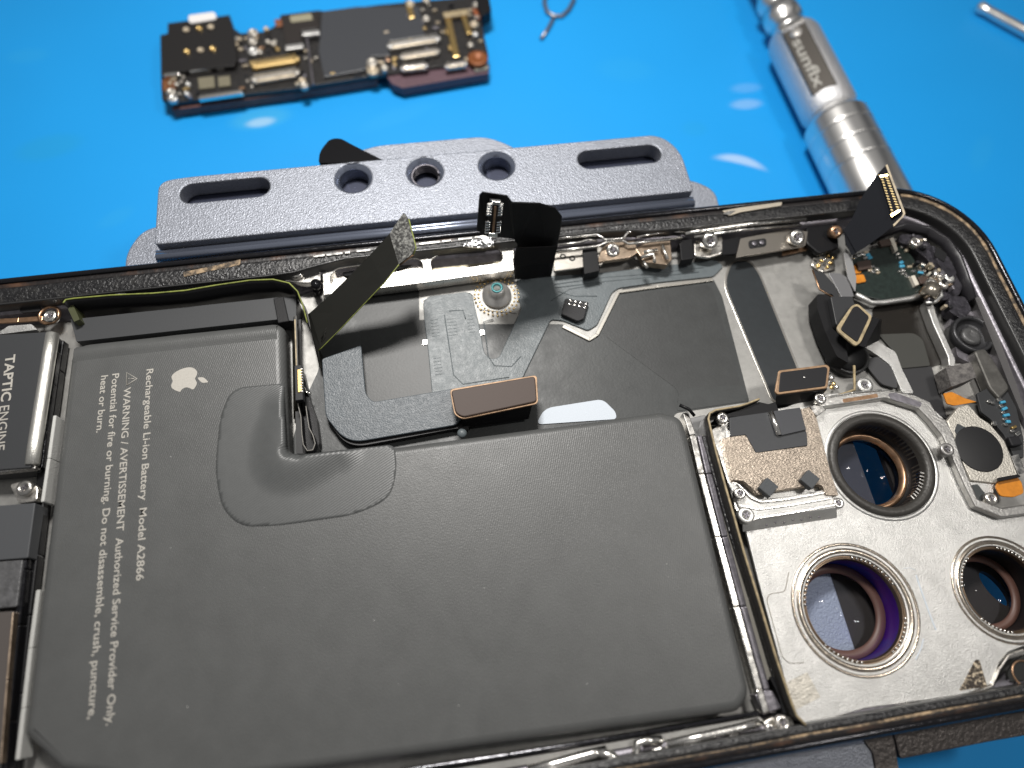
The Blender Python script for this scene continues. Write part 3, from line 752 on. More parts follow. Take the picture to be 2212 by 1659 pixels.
# contact spring cluster left of the rail
slab('spring_housing', [(232, 625), (250, 610), (300, 600), (345, 598), (350, 620), (300, 632), (236, 638)], -.16, .12, M_pewter, phone, .04, .02)
MB().lathe(at(262, 630, -.16), [(.14, 0), (.13, .05), (.06, .08), (.0, .08)], 24).build('spring_dome', M_steel, phone)
slab('gold_clip', [(300, 600), (312, 597), (322, 612), (345, 618), (318, 622), (302, 612)], -.06, .05, M_gold, phone, .01, .01)
slab('white_flex_bit', [(228, 632), (240, 618), (256, 606), (252, 632)], -.10, .03, M_camp, phone, .02, .01)
slab('crushed_foil', [(395, 588), (480, 570), (520, 560), (518, 572), (440, 588), (398, 598)], -.03, .03, M_tan, phone, .02)
for x0, x1 in ((676, 702), (705, 740), (745, 756), (770, 800), (905, 950), (955, 975), (990, 1020), (1025, 1060)):
    y0 = 555 - (x0 - 676) * .118; y1 = 555 - (x1 - 676) * .118
    strip('clean_patch', [(x0, y0 - 1), (x1, y1 - 1)], .035, -.012, .012, M_steel, phone, .004)
slab('molten_patch', [(1005, 520), (1062, 510), (1068, 530), (1045, 536), (1000, 532)], -.005, .03, mat('crazed_metal', (.3, .3, .3), .15, 1., bump=1., bscale=9), phone, .03)
def rail_line(pts, r, z=-.10, m=None): 
    MB().tube([at(x, y, z) for x, y in pts], r, 7).build('rail_lip', m or M_steel, phone)
rail_line([(1194, 517), (1240, 511), (1289, 507), (1300, 512), (1306, 518), (1340, 516), (1348, 513), (1355, 503), (1365, 499), (1453, 488), (1470, 492)], .022)
rail_line([(1194, 543), (1256, 536), (1290, 532), (1300, 528), (1313, 521), (1346, 520), (1357, 527), (1473, 514)], .024, -.14)
rail_line([(1196, 530), (1250, 524), (1270, 518), (1290, 520)], .016, -.14)
rail_line([(1375, 512), (1420, 504), (1450, 500), (1480, 502)], .016, -.14)
rail_line([(1480, 505), (1520, 498), (1620, 484), (1740, 474)], .035, -.12)
rail_line([(1500, 512), (1600, 497), (1730, 486)], .022, -.16)
slab('side_bracket', [(1196, 546), (1300, 532), (1312, 556), (1300, 572), (1196, 586)], -.28, .05, mat('bracket_grey', (.34, .32, .29), .38, .85, bump=.15), phone, .02, .01)
for x, y in ((1216, 554), (1236, 558)):
    MB().lathe(at(x, y, -.278), [(.05, -.01), (.05, .004), (.028, .006), (.028, -.01)], 18).build('rivet_hole', M_dark, phone)
slab('screw_mount', [(1300, 535), (1316, 524), (1372, 520), (1378, 545), (1360, 556), (1290, 566)], -.24, .08, M_warm, phone, .03, .015)
screw(1324, 541, -.20, 15, tilt=(0, -.5, 1))
slab('black_flex_tab', [(1258, 538), (1290, 534), (1296, 585), (1262, 592)], -.20, .2, M_blk, phone, .02, .02)
cl = slab('side_clip', [(1372, 536), (1400, 522), (1448, 516), (1452, 560), (1440, 572), (1392, 566)], -.22, .14, M_warm, phone, .02, .02)
for p in ([(1390, 545), (1420, 540)], [(1385, 556), (1412, 548), (1414, 566)], [(1430, 530), (1442, 560)], [(1390, 566), (1398, 578)]):
    MB().tube([at(x, y, -.15) for x, y in p], .03, 6).build('clip_finger', M_cast, cl)
slab('black_flex_tab', [(1468, 520), (1495, 515), (1500, 558), (1472, 562)], -.20, .2, M_blk, phone, .02, .02)
slab('screw_mount', [(1500, 520), (1560, 508), (1566, 545), (1530, 556), (1500, 552)], -.28, .06, M_cast, phone, .05, .015)
screw(1534, 520, -.10, 18, tilt=(0, -.6, 1))
slab('black_flex_tab', [(1560, 520), (1600, 512), (1590, 548), (1560, 550)], -.26, .05, M_blk, phone, .02)
br = slab('side_bracket', [(1600, 515), (1700, 496), (1745, 500), (1740, 530), (1590, 556)], -.24, .05, mat('bracket_warm', (.36, .33, .29), .34, .9, bump=.1), phone, .02, .01)
slab('oval_window', [(1616, 520), (1655, 514), (1656, 532), (1618, 538)], -.236, .01, M_dark, br, .06)
for x in (1629, 1645): MB().lathe(at(x, 527 - (x - 1629) * .15, -.232), [(.045, 0), (.04, .02), (.01, .02)], 18).build('window_dot', M_pewter, br)
screw(1722, 513, -.12, 17, tilt=(0, -.5, 1))
slab('copper_foil', [(1690, 535), (1740, 520), (1745, 540), (1690, 552)], -.40, .02, M_bronze, phone, .02)
slab('dark_flex_tab', [(1742, 490), (1810, 482), (1812, 535), (1770, 548), (1742, 525)], -.28, .1, M_blk, phone, .05, .02)
screw(1806, 501, -.14, 14, tilt=(0, -.5, 1), m=M_bronze)
slab('antenna_slot', [(1560, 455), (1600, 448), (1690, 436), (1688, 444), (1600, 458), (1575, 466)], -.008, .02, mat('slot_cream', (.45, .40, .32), .4, .4, bump=.4), phone, .02, .006)
slab('clean_patch', [(1560, 462), (1572, 456), (1590, 454), (1576, 464)], .0, .02, M_steel, phone, .01)
slab('contact_cluster', [(1760, 548), (1800, 540), (1806, 580), (1775, 588), (1752, 572)], -.44, .04, M_cast, phone, .05, .02)
for _ in range(10): MB().ball(at(random.uniform(1762, 1800), random.uniform(548, 582), -.42), .028, .8, 8).build('contact_point', M_gold if random.random() < .6 else M_solder, phone)

# ---------------- upper right corner: flood board, camera pockets, ear speaker
gb = slab('sensor_board', [(1835, 560), (1848, 548), (1918, 530), (1945, 520), (1975, 560), (1990, 600), (2010, 615), (2005, 632), (1905, 648), (1869, 640), (1838, 625)], -.36, .05, M_green, phone, .03, .01)
def caps(parent, pts, z, name='capacitor', sz=(9, 6)):
    for x, y, c in pts:
        m = {'s': M_solder, 'b': M_capblue, 't': M_cap, 'w': M_white, 'g': M_gold}[c]
        box(name, x, y, sz[0] * random.uniform(.8, 1.3), sz[1] * random.uniform(.8, 1.3), z, .05, m, parent, ang=random.uniform(-25, 25), bevel=.012)
L_ = [(1846, 556, 's'), (1855, 551, 's'), (1864, 548, 's'), (1872, 544, 't'), (1876, 550, 'b'), (1880, 556, 'b'), (1870, 556, 's'), (1886, 575, 's'), (1895, 580, 's'), (1888, 586, 's'), (1898, 588, 't'), (1880, 582, 't'),
      (1940, 548, 's'), (1945, 556, 's'), (1948, 566, 'b'), (1950, 574, 'b'), (1952, 582, 's'), (1946, 585, 's'), (1955, 590, 's'), (1962, 596, 's'), (1966, 575, 't'), (1978, 570, 't'), (1990, 575, 't'), (1975, 584, 's'), (1990, 588, 'b'), (1998, 584, 's'),
      (1960, 540, 't'), (1950, 532, 's'), (1965, 530, 'w'), (1930, 530, 's'), (1938, 524, 't')]
caps(gb, L_, -.33)
slab('orange_tab', [(1835, 575), (1850, 572), (1862, 582), (1860, 590), (1838, 592)], -.34, .03, M_orange, phone, .02, .008)
slab('orange_tab', [(1838, 594), (1866, 592), (1872, 608), (1852, 612), (1840, 606)], -.33, .03, M_orange, phone, .03, .008)
slab('brown_chip', [(1850, 566), (1880, 560), (1884, 578), (1856, 584)], -.30, .06, M_brownc, gb, .01, .01)
slab('brown_chip', [(1898, 520), (1925, 514), (1930, 528), (1904, 532)], -.30, .06, M_brownc, gb, .01, .01)
for a in ([(1922, 515), (1930, 512), (1940, 540), (1933, 543)], [(1968, 596), (1976, 594), (1986, 614), (1978, 617)], [(2006, 588), (2014, 586), (2022, 608), (2014, 611)]):
    slab('white_terminal', a, -.29, .08, mat('terminal', (.6, .56, .48), .4), gb, .01, .01)
box('brown_chip', 1997, 604, 24, 17, -.30, .07, M_brownc, gb, bevel=.01)
for _ in range(46):
    x, y = random.choice(((1962, 545), (2000, 560), (2030, 600), (2045, 620), (2015, 640), (2060, 655), (1985, 520), (2040, 560), (2020, 585)))
    x += random.uniform(-16, 16); y += random.uniform(-14, 14)
    box('small_fitting', x, y, random.uniform(5, 12), random.uniform(4, 9), random.uniform(-.26, -.14), .12, random.choice((M_pewter, M_chip, M_cast, M_pewter, M_cap, M_blkm, M_warm, M_chip)), phone, random.uniform(0, 90), .01)
# corner cavity walls and cast bits
sw = [at(x, y, -.24) for x, y in ((1900, 508), (1950, 492), (2000, 500), (2040, 525), (2065, 560), (2080, 600), (2095, 650))]
m = MB().sheet([[Vector((p.x, p.y, -.12)) for p in sw], [Vector((p.x, p.y, -.50)) for p in sw]]).build('cavity_wall', mat('cavity_black', (.02, .019, .022), .35, bump=.3, bscale=8), phone, solid=.05)
cm = MB()
for pts, z in (([(1945, 505), (1990, 508), (2020, 540), (2040, 580), (2028, 590), (2000, 556), (1965, 530), (1940, 522)], -.26), ([(2012, 528), (2050, 555), (2068, 592), (2050, 600), (2030, 575)], -.18),
               ([(2020, 600), (2060, 585), (2080, 620), (2070, 640), (2035, 650), (2018, 625)], -.28), ([(2050, 640), (2085, 640), (2100, 670), (2080, 690), (2050, 672)], -.24)):
    cm.prism(VP(pts, z, .06), z - .2, z)
cm.build('corner_casting', mat('casting_grey', (.050, .047, .056), .36, .5, bump=.8, bscale=12, var=.4), phone, .02)
slab('dark_pocket', [(2022, 533), (2046, 548), (2040, 566), (2018, 552)], -.165, .02, M_dark, phone, .03)
screw(1978, 523, -.16, 12, m=M_cast)
for x, y, r, mm in ((2030, 590, 14, M_cast), (2044, 592, 10, M_solder), (2015, 610, 12, M_cast), (2052, 600, 12, M_camp), (2040, 612, 13, M_cast), (2003, 624, 9, M_bronze)):
    p = at(x, y, -.20); MB().lathe(p, [(r / k_at(p), -.12), (r / k_at(p), -.02), (r / k_at(p) * .6, .02), (r / k_at(p) * .2, .0)], 18).build('cast_lug', mm, phone)
MB().tube([at(2004, 640, -.22), at(2018, 618, -.18)], .12, 16).build('coil_barrel', mat('barrel', (.42, .38, .32), .3, .9), phone)
MB().tube([at(2030, 625, -.2), at(2034, 640, -.2), at(2020, 652, -.2), at(2000, 655, -.2)], .03, 6).build('wire_hoop', M_camp, phone)
rail_line([(1848, 636), (1868, 646), (1882, 654), (1905, 654), (1967, 645), (1998, 634)], .045, -.36, M_camp)
slab('pocket_wall', [(2003, 645), (2016, 655), (2030, 700), (2065, 778), (2062, 792), (2050, 790), (2048, 770), (2016, 700), (2000, 655)], -.30, .18, M_camp, phone, .03, .015)
slab('camera_pocket', [(1886, 662), (1990, 650), (2008, 660), (2052, 780), (2010, 794), (1945, 800), (1900, 720), (1884, 690)], -.484, .01, mat('pocket_black', (.014, .012, .010), .35, spec=.25), phone, .05)
slab('grey_tab', [(1898, 722), (1975, 719, .12), (1994, 733, .1), (2010, 790), (1946, 796), (1928, 756)], -.45, .02, mat('tab_grey', (.055, .055, .050), .4, spec=.25), phone, .03, .006)
slab('dark_strip', [(1943, 797), (2012, 791), (2036, 862), (2046, 905), (1990, 880), (1966, 855)], -.47, .02, mat('strip_slate', (.040, .040, .042), .38, spec=.25), phone, .01, .005)
slab('pocket_arm', [(1868, 696), (1900, 740), (1935, 760), (1950, 800), (1975, 850), (1950, 850), (1925, 790), (1900, 770), (1860, 745)], -.40, .08, M_camp, phone, .05, .02)
# ear speaker and foam block
p = at(2101, 722, -.28); rr = 40 / k_at(p)
es = MB().lathe(p, [(rr * 1.12, -.2), (rr * 1.12, .02), (rr * 1.0, .05), (rr * .88, .0), (rr * .86, -.08), (rr * .6, -.06), (rr * .3, -.12)], 36).build('ear_speaker', mat('speaker_dark', (.045, .045, .048), .35, .5, bump=.4, bscale=10), phone)
MB().lathe(p + Vector((-.01, -.02, 0)), [(rr * .55, -.08), (rr * .5, -.01), (rr * .3, .0), (rr * .05, -.02)], 24).build('speaker_cone', mat('cone', (.10, .10, .10), .4, .4, bump=1., bscale=10), es)
slab('speaker_housing', [(2050, 690), (2062, 682), (2082, 670), (2100, 672), (2130, 690), (2160, 790), (2212, 900), (2165, 850), (2110, 790), (2070, 772)], -.36, .14, M_pewter, phone, .05, .02)
slab('side_rail_end', [(2105, 640), (2118, 642), (2150, 710), (2196, 830), (2212, 880), (2212, 905), (2180, 830), (2135, 715)], -.22, .2, mat('rail_grey', (.16, .155, .155), .4, .7), phone, .02, .015)
slab('acoustic_duct', [(2104, 758), (2128, 752), (2150, 782), (2182, 838), (2160, 862), (2138, 838)], -.20, .2, mat('duct', (.14, .135, .125), .35, .6, var=.2), phone, .05, .06)
slab('foam_block', [(2043, 793), (2098, 782), (2110, 815), (2056, 836)], -.12, .30, mat('foam_dark', (.06, .055, .055), .8, bump=1., bscale=16, col2=(.16, .15, .14), vscale=12), phone, .02, .02)
# loose flexes beside the camera pockets
slab('folded_flex', [(1755, 583), (1780, 590), (1802, 615), (1815, 645), (1800, 643), (1770, 625)], -.10, .02, mat('flex_slate2', (.035, .036, .038), .4, spec=.25), phone, .01)
MB().tube([at(1755, 583, -.095), at(1770, 625, -.095), at(1802, 644, -.095)], .014, 5).build('flex_edge', M_bronze, phone)
slab('flex_strap', [(1790, 590), (1815, 590), (1832, 600), (1845, 640), (1820, 645)], -.20, .02, mat('strap_grey', (.18, .18, .185), .35, .3), phone, .01, .005)
slab('flex_strap', [(1822, 545), (1838, 550), (1850, 600), (1848, 630), (1832, 600)], -.16, .02, mat('strap_light', (.30, .30, .30), .35, .3), phone, .02, .005)
slab('rolled_flex', [(1764, 636), (1798, 634), (1812, 660), (1826, 735), (1834, 785), (1808, 770), (1782, 715), (1766, 668)], -.10, .3, M_blkm, phone, .04, .07)
MB().tube([at(1762, 665, -.32), at(1775, 700, -.32), at(1792, 735, -.34)], .08, 14).build('flex_bend', mat('bend_slate', (.10, .10, .115), .3, .2), phone)
slab('roll_face', [(1794, 640), (1840, 640), (1850, 665), (1830, 720), (1806, 700)], .03, .12, mat('roll_slate', (.035, .036, .038), .4, spec=.25), phone, .03, .01)
p = at(1832, 768, -.36)
MB().lathe(p, [(.32, -.1), (.32, .02), (.28, .04), (.26, -.05)], 30).build('lens_seat', mat('seat_dark', (.05, .05, .05), .3, .5, spec=.25), phone)
MB().lathe(p, [(.25, -.1), (.25, .025), (.01, .02)], 30).build('seat_void', M_dark, phone)
k1 = slab('small_connector', [(1840, 660), (1853, 655), (1884, 682), (1882, 692), (1860, 740), (1848, 748), (1810, 715), (1808, 706)], .12, .04, M_cream, phone, .05, .012)
slab('connector_face', [(1843, 664), (1852, 660), (1878, 684), (1852, 739), (1816, 711)], .135, .02, M_chip, k1, .04, .005)
MB().hexa([at(1852, 748, -.3), at(1900, 735, -.3), at(1905, 690, -.3), at(1870, 690, -.3)], [at(1852, 745, .08), at(1868, 750, .08), at(1900, 690, .08), at(1884, 684, .08)]).build('connector_flex', M_blk, k1)
k2 = slab('edge_connector', [(1682, 800), (1786, 787), (1793, 793), (1788, 838), (1680, 852), (1674, 846)], .06, .04, M_gedge, phone, .03, .01)
slab('connector_face', [(1686, 804), (1783, 792), (1788, 796), (1783, 834), (1682, 847)], .068, .02, M_chip, k2, .03, .005)
MB().hexa([at(1675, 885, -.3), at(1760, 872, -.3), at(1780, 840, -.3), at(1680, 850, -.3)], [at(1676, 856, .02), at(1786, 842, .02), at(1788, 820, .02), at(1680, 830, .02)]).build('connector_flex', M_blk, k2)
MB().ball(at(1738, 815, .07), .016, .6, 8).build('speck', M_solder, k2)
# teal thread screw in a small lug
slab('curved_arm', [(1860, 775), (1900, 770), (1935, 800), (1940, 840), (1905, 830), (1880, 800)], -.42, .04, mat('arm_slate', (.06, .06, .062), .4, spec=.25), phone, .06, .01)
screw(1868, 832, -.30, 18, m=M_camp)
MB().tube([at(1845, 790, -.1), at(1846, 842, -.1), at(1790, 862, -.12), at(1775, 866, -.12)], .02, 5).build('board_lip', M_cream, phone)
caps(phone, [(1792, 808, 's'), (1800, 815, 's'), (1796, 823, 's'), (1803, 828, 'g'), (1810, 836, 's'), (1798, 836, 'g')], -.40, 'solder_speck', (7, 5))

# ---------------- camera plate
ZC = -.22
holes = [circ(c, r * f, 64) for (c, r), f in zip(cams, (.80, .84, .80))]
campl = plate('camera_plate', VP([(1560, 905), (1700, 878), (1770, 852), (1915, 842), (2000, 868), (2040, 905), (2090, 1030), (2110, 1090), (2165, 1112), (2300, 1090), (2300, 1385), (2215, 1395), (2178, 1408), (2158, 1432), (2146, 1476), (2080, 1502), (1870, 1530), (1780, 1556), (1735, 1562), (1712, 1545), (1708, 1514), (1640, 1260), (1600, 1100)], ZC, .03), ZC, .06, M_camp, phone, holes=holes, bevel=.01)
campl['label'] = 'bright stamped steel plate with three large round camera openings'
def opening(c, r, kind):
    z = ZC
    if kind == 'dark':
        prof = [(r * 1.10, -.02), (r * 1.09, .012), (r * 1.04, .02), (r * 1.02, .004)]
        g = MB().lathe((c.x, c.y, z), prof, 72, cap=False).build('opening_groove', M_camp, campl)
        MB().lathe((c.x, c.y, z), [(r * 1.02, -.01), (r * 1.0, .045), (r * .88, .045), (r * .83, .0), (r * .83, -.30)], 72, cap=False).build('rubber_ring', mat('rubber_ring', (.045, .042, .038), .45, .2, bump=.4, bscale=20), campl)
        MB().lathe((c.x, c.y, z), [(r * .83, -.1), (r * .83, -.34), (r * .70, -.38)], 64, cap=False).build('inner_barrel', M_dark, campl)
        MB().lathe((c.x, c.y, z), [(r * .78, -.36), (r * .76, -.33), (r * .70, -.33), (r * .66, -.42)], 64, cap=False).build('lens_ring', M_bronze, campl)
        m = MB()
        for i in range(9):
            a = math.radians(-62 + i * 5.2); m.box((c.x + r * .81 * math.cos(a), c.y + r * .81 * math.sin(a), z - .01), .09, .018, .10, a)
        m.build('ring_teeth', M_steel, campl)
    else:
        MB().lathe((c.x, c.y, z), [(r * 1.0, -.02), (r * .99, .010), (r * .955, .012), (r * .93, -.02), (r * .90, .012), (r * .87, .018), (r * .83, .010), (r * .822, -.02)], 96, cap=False).build('bezel_ring', mat('bezel_steel', (.62, .54, .45), .22, 1., bump=.1, bscale=14, var=.2), campl)
        MB().lathe((c.x, c.y, z), [(r * .74, -.10), (r * .74, -.44)], 64, cap=False).build('inner_barrel', mat('barrel_reflection', (.004, .10, .60), .30, .7, coat=.3, col2=(.10, .015, .40), vscale=.9, ramp=(.42, .58)) if kind == 'bead' else M_dark, campl)  # first opening: blue-violet wall reflection painted into the barrel colour
        MB().lathe((c.x, c.y, z), [(r * .825, -.015), (r * .80, -.035), (r * .765, -.03), (r * .752, -.02), (r * .742, -.035), (r * .74, -.12)], 96, cap=False).build('bezel_channel', mat('channel_brown', (.16, .115, .08), .35, .9), campl)
        for a0, a1 in ((20, 76), (-62, -18), (125, 172), (215, 262)):
            k = a0; m = MB()
            while k < a1:
                a = math.radians(k); m.ball((c.x + r * .775 * math.cos(a), c.y + r * .775 * math.sin(a), z - .014), .0185, 1., 8); k += 5.3
            m.build('ring_beads', M_steel, campl)
        MB().lathe((c.x, c.y, z), [(r * .74, -.42), (r * .73, -.40), (r * .60, -.40), (r * .59, -.44)], 64, cap=False).build('lens_mask', M_lensbrown, campl)
opening(c1, r1, 'bead'); opening(c2, r2, 'dark'); opening(c3, r3, 'bead3')
# cover glasses
gm = bpy.data.materials.new('cover_glass'); gm.use_nodes = True
gn = gm.node_tree.nodes; gl = gm.node_tree.links; gn.remove(gn['Principled BSDF'])
tr = gn.new('ShaderNodeBsdfTransparent'); gs = gn.new('ShaderNodeBsdfGlossy'); mx_ = gn.new('ShaderNodeMixShader')
tr.inputs[0].default_value = (.90, .92, .96, 1); gs.inputs['Roughness'].default_value = .03; mx_.inputs[0].default_value = .004
gl.new(tr.outputs[0], mx_.inputs[1]); gl.new(gs.outputs[0], mx_.inputs[2]); gl.new(mx_.outputs[0], gn['Material Output'].inputs['Surface'])
for (c, r), f in zip(cams, (.60, .70, .60)):
    MB().lathe((c.x, c.y, ZC), [(r * f, -.46), (r * f, -.43)], 48).build('lens_glass', gm, campl)
# engraved scratches and stickers
for pts, w in (([(1979, 1242), (1990, 1275), (2008, 1325), (2022, 1361)], .02), ([(1952, 1228), (1965, 1226), (1978, 1232)], .006), ([(1995, 1380), (1990, 1400), (1978, 1425)], .015)):
    strip('bright_scratch', pts, w, ZC + .003, .004, M_white, campl)
g1 = VP([(1705, 1232), (1696, 1278), (1662, 1283), (1656, 1296), (1690, 1420), (1705, 1433), (1740, 1432)], ZC + .002, .05)
MB().tube([(p.x, p.y, ZC + .0005) for p in g1[3:-3]], .0045, 4).build('stamped_line', mat('line_brown', (.20, .17, .13), .5, .5), campl)
slab('triangle_sticker', [(2107, 1425), (2116, 1425), (2133, 1484), (2072, 1492)], ZC + .006, .006, M_triangle, campl, .02)
box('stain', 1732, 1492, 62, 50, ZC + .0022, .002, mat('stain_tan', (.56, .53, .47), .45, .85, bump=.3, bscale=40, var=.2, vscale=12), campl, 14)
# raised bracket dam around the second opening
plate('bracket_dam', VP([(1764, 862), (1800, 852), (1915, 842), (1975, 852), (2010, 868), (2028, 900), (2044, 906), (2060, 938), (2080, 1000), (2112, 1078), (2165, 1097), (2300, 1075), (2300, 1100), (2165, 1118), (2108, 1095), (2085, 1050), (2052, 975), (2036, 940), (2010, 908), (1985, 882), (1915, 860), (1775, 880)], -.10, .02), -.10, .12, mat('dam_steel', (.50, .49, .47), .36, .95, bump=.2, bscale=30, var=.15, vscale=3), phone, bevel=.02)
slab('dam_window', [(1918, 850), (1935, 848), (1992, 870), (1988, 880), (1925, 862)], -.096, .01, M_pewter, phone, .03)
slab('dam_slot', [(1820, 862), (1895, 850), (1897, 858), (1822, 870)], -.096, .01, M_bronze, phone, .02)
strip('dam_lip', [(1790, 858), (1840, 848), (1905, 842)], .03, -.08, .05, M_steel, phone, .01)
screw(1772, 861, -.02, 13)
slab('screw_lug', [(1746, 880), (1770, 868), (1785, 885), (1765, 900)], -.08, .1, M_steel, phone, .02, .02)
# shield box
ZS = -.08
sh = slab('shield_cover', [(1562, 946), (1608, 938, .04), (1618, 945), (1632, 977), (1744, 963), (1740, 930), (1727, 884), (1752, 878), (1765, 905), (1795, 1021), (1812, 1070), (1786, 1070), (1775, 1046, .05), (1676, 1060), (1639, 1068), (1622, 1052, .06), (1606, 1038, .05), (1584, 1037)], ZS, .12, M_brushed, phone, .015, .012)
sh['label'] = 'wrinkled brown steel shield plate with black tape and two foam pads'
slab('black_tape', [(1576, 902), (1660, 890), (1730, 884), (1743, 938), (1745, 962), (1633, 978), (1625, 963), (1611, 939), (1577, 943)], ZS + .012, .10, mat('tape_slate', (.050, .052, .056), .42, bump=.12, bscale=12, spec=.25), sh, .01, .006)
slab('tape_flap', [(1660, 889), (1728, 880), (1742, 928), (1690, 940), (1676, 938)], ZS + .045, .03, mat('flap_slate', (.058, .060, .066), .4, spec=.25), sh, .01, .006)
MB().tube([at(1665, 890, ZS + .03), at(1682, 940, ZS + .03)], .042, 12).build('bright_fold', M_steel, sh)
for x, y in ((1661, 1052), (1751, 1035)):
    p = at(x, y, ZS + .09); MB().box(p, .20, .19, .12, math.radians(38)).build('foam_pad', M_foam, sh, .012)
slab('shield_ledge', [(1572, 1040), (1600, 1046), (1618, 1064), (1640, 1078), (1690, 1074), (1790, 1056), (1806, 1088), (1720, 1100), (1620, 1112), (1598, 1098)], -.12, .08, M_camp, phone, .04, .02)
strip('ledge_lip', [(1592, 1044), (1606, 1056), (1622, 1074), (1645, 1084), (1700, 1078), (1782, 1064)], .03, -.085, .06, M_steel, phone, .01)
strip('ledge_lip', [(1600, 1092), (1640, 1100), (1700, 1092), (1795, 1076)], .03, -.10, .06, M_steel, phone, .01)
fw = MB().hexa([at(1604, 1150, -.215), at(1808, 1119, -.215), at(1808, 1100, -.215), at(1604, 1128, -.215)], [at(1603, 1126, -.10), at(1807, 1096, -.10), at(1806, 1085, -.10), at(1602, 1112, -.10)]).build('shield_wall', M_camp, phone, .01)
for i in range(7): MB().lathe(aty(1655 + i * 19, 1133 - i * 2.9 - (i % 2) * 3, at(1700, 1128, -.16).y - .015), [(.014, 0), (.014, .02)], 8, axis=(0, -1, .3)).build('vent_hole', M_pewter, fw)
strip('wall_lip', [(1604, 1128), (1640, 1118), (1720, 1106), (1806, 1090)], .03, -.085, .03, M_steel, phone, .01)
slab('shield_foot', [(1536, 930), (1572, 906), (1578, 945), (1562, 950), (1590, 1040), (1600, 1060), (1606, 1118), (1596, 1120), (1575, 1050)], -.16, .1, M_steel, phone, .02, .015)
screw(1561, 903, -.02, 13); screw(1598, 1066, -.04, 13); screw(1612, 1113, -.06, 18, m=mat('nickel_flat', (.70, .69, .66), .4, .9), dome=.05); screw(1811, 1087, -.10, 12)
# board edge wall left of the plate
def edge_wall():
    top = [(1640, 862), (1632, 865), (1615, 872), (1595, 878), (1546, 886), (1533, 893), (1530, 905), (1546, 974), (1567, 1052), (1586, 1118), (1606, 1190), (1640, 1300), (1676, 1420), (1709, 1516), (1720, 1545), (1740, 1566)]
    T = [at(x, y, -.02) for x, y in top]
    o = MB().sheet([[(p.x, p.y, -.02) for p in T], [(p.x, p.y, -.45) for p in T]]).build('board_edge_wall', mat('board_wall', (.014, .013, .012), .4, bump=.4), phone, solid=.03)
    MB().tube([p + Vector((0, 0, .004)) for p in T], .016, 5).build('board_lip', M_cream, o)
edge_wall()
slab('black_flex_lump', [(1600, 885), (1640, 868), (1660, 873), (1675, 868), (1682, 888), (1655, 895), (1545, 903)], -.08, .3, M_blk, phone, .02, .02)
E_ = [(1470, 890), (1486, 940), (1505, 1023), (1540, 1159), (1580, 1310), (1630, 1490), (1645, 1540)]
def off(dx, pts=E_): return [(x + dx, y) for x, y in pts]
strip('bright_rail', off(11), .09, -.20, .2, M_steel, phone, .015)
strip('grey_channel', off(27, E_[1:]), .09, -.26, .2, M_pewter, phone, .02)
slab('beige_strip', [(1520, 930), (1530, 950), (1560, 1080), (1568, 1110), (1620, 1280), (1672, 1440), (1676, 1462), (1655, 1470), (1600, 1290), (1540, 1060), (1516, 960)], -.30, .1, mat('strip_beige', (.20, .19, .165), .5, bump=.1), phone, .02)
strip('rough_gasket', [(1524, 940), (1556, 1050), (1584, 1150), (1628, 1290), (1672, 1440), (1694, 1500)], .11, -.24, .2, M_gask, phone, .02)
slab('corner_channel', [(1484, 905), (1525, 895), (1528, 925), (1510, 960), (1498, 965)], -.44, .04, mat('channel_grey', (.26, .26, .26), .35, .8), phone, .05, .01)
slab('rail_foot', [(1630, 1500), (1668, 1490), (1690, 1530), (1650, 1545)], -.22, .2, M_pewter, phone, .03, .02)
strip('dark_foot', [(1670, 1460), (1690, 1500), (1700, 1540)], .10, -.26, .2, M_dark, phone)

# ---------------- right: flash bracket
fb = slab('flash_bracket', [(2046, 909), (2070, 880), (2092, 873), (2118, 903), (2137, 914), (2170, 952), (2183, 984), (2200, 1030), (2150, 1044), (2098, 1038), (2066, 968)], -.16, .10, mat('bracket_sand', (.58, .55, .49), .45, .75, bump=.55, bscale=40), phone, .03, .012)
pc = at(2114.5, 969.5, -.155); MB().lathe(pc, [(.34, -.03), (.34, .004), (.33, .006), (.01, .006)], 48).build('round_black_pad', M_dark, fb)
slab('pad_tab', [(2062, 930), (2068, 915), (2092, 926), (2082, 945), (2072, 950)], -.156, .01, mat('padtab', (.05, .055, .06), .4, spec=.25), fb, .01)
sc = screw(2046, 971, -.03, 15, m=mat('screw_grey', (.32, .31, .30), .4, .8), dome=.05)
slab('orange_flex', [(2038, 850), (2056, 846), (2084, 860), (2110, 868), (2062, 876), (2046, 872)], -.22, .02, M_orange, phone, .02, .005)
slab('orange_flex', [(2150, 1050), (2164, 1032), (2196, 1028), (2208, 1042), (2212, 1066), (2190, 1074), (2162, 1072)], -.14, .03, M_orange, phone, .04, .008)
screw(2141, 1077, -.10, 14, m=M_cast)
slab('slotted_bar', [(2155, 1032), (2200, 1024), (2206, 1030), (2158, 1040)], -.08, .03, M_blk, phone, .02, .005)
slab('bottom_bracket', [(2090, 1040), (2150, 1042), (2146, 1070), (2120, 1092), (2096, 1072)], -.20, .05, M_camp, phone, .02, .01)
slab('dark_flex_patch', [(2096, 1048), (2112, 1046), (2140, 1080), (2128, 1088), (2104, 1075)], -.185, .02, mat('patch_slate', (.05, .055, .055), .4, spec=.25), phone, .01)
slab('cap_board', [(2110, 850), (2150, 830), (2172, 836), (2196, 880), (2212, 950), (2212, 990), (2190, 985), (2170, 940), (2140, 905), (2120, 890)], -.26, .05, mat('board_slate', (.035, .036, .038), .4, spec=.25), phone, .03, .01)
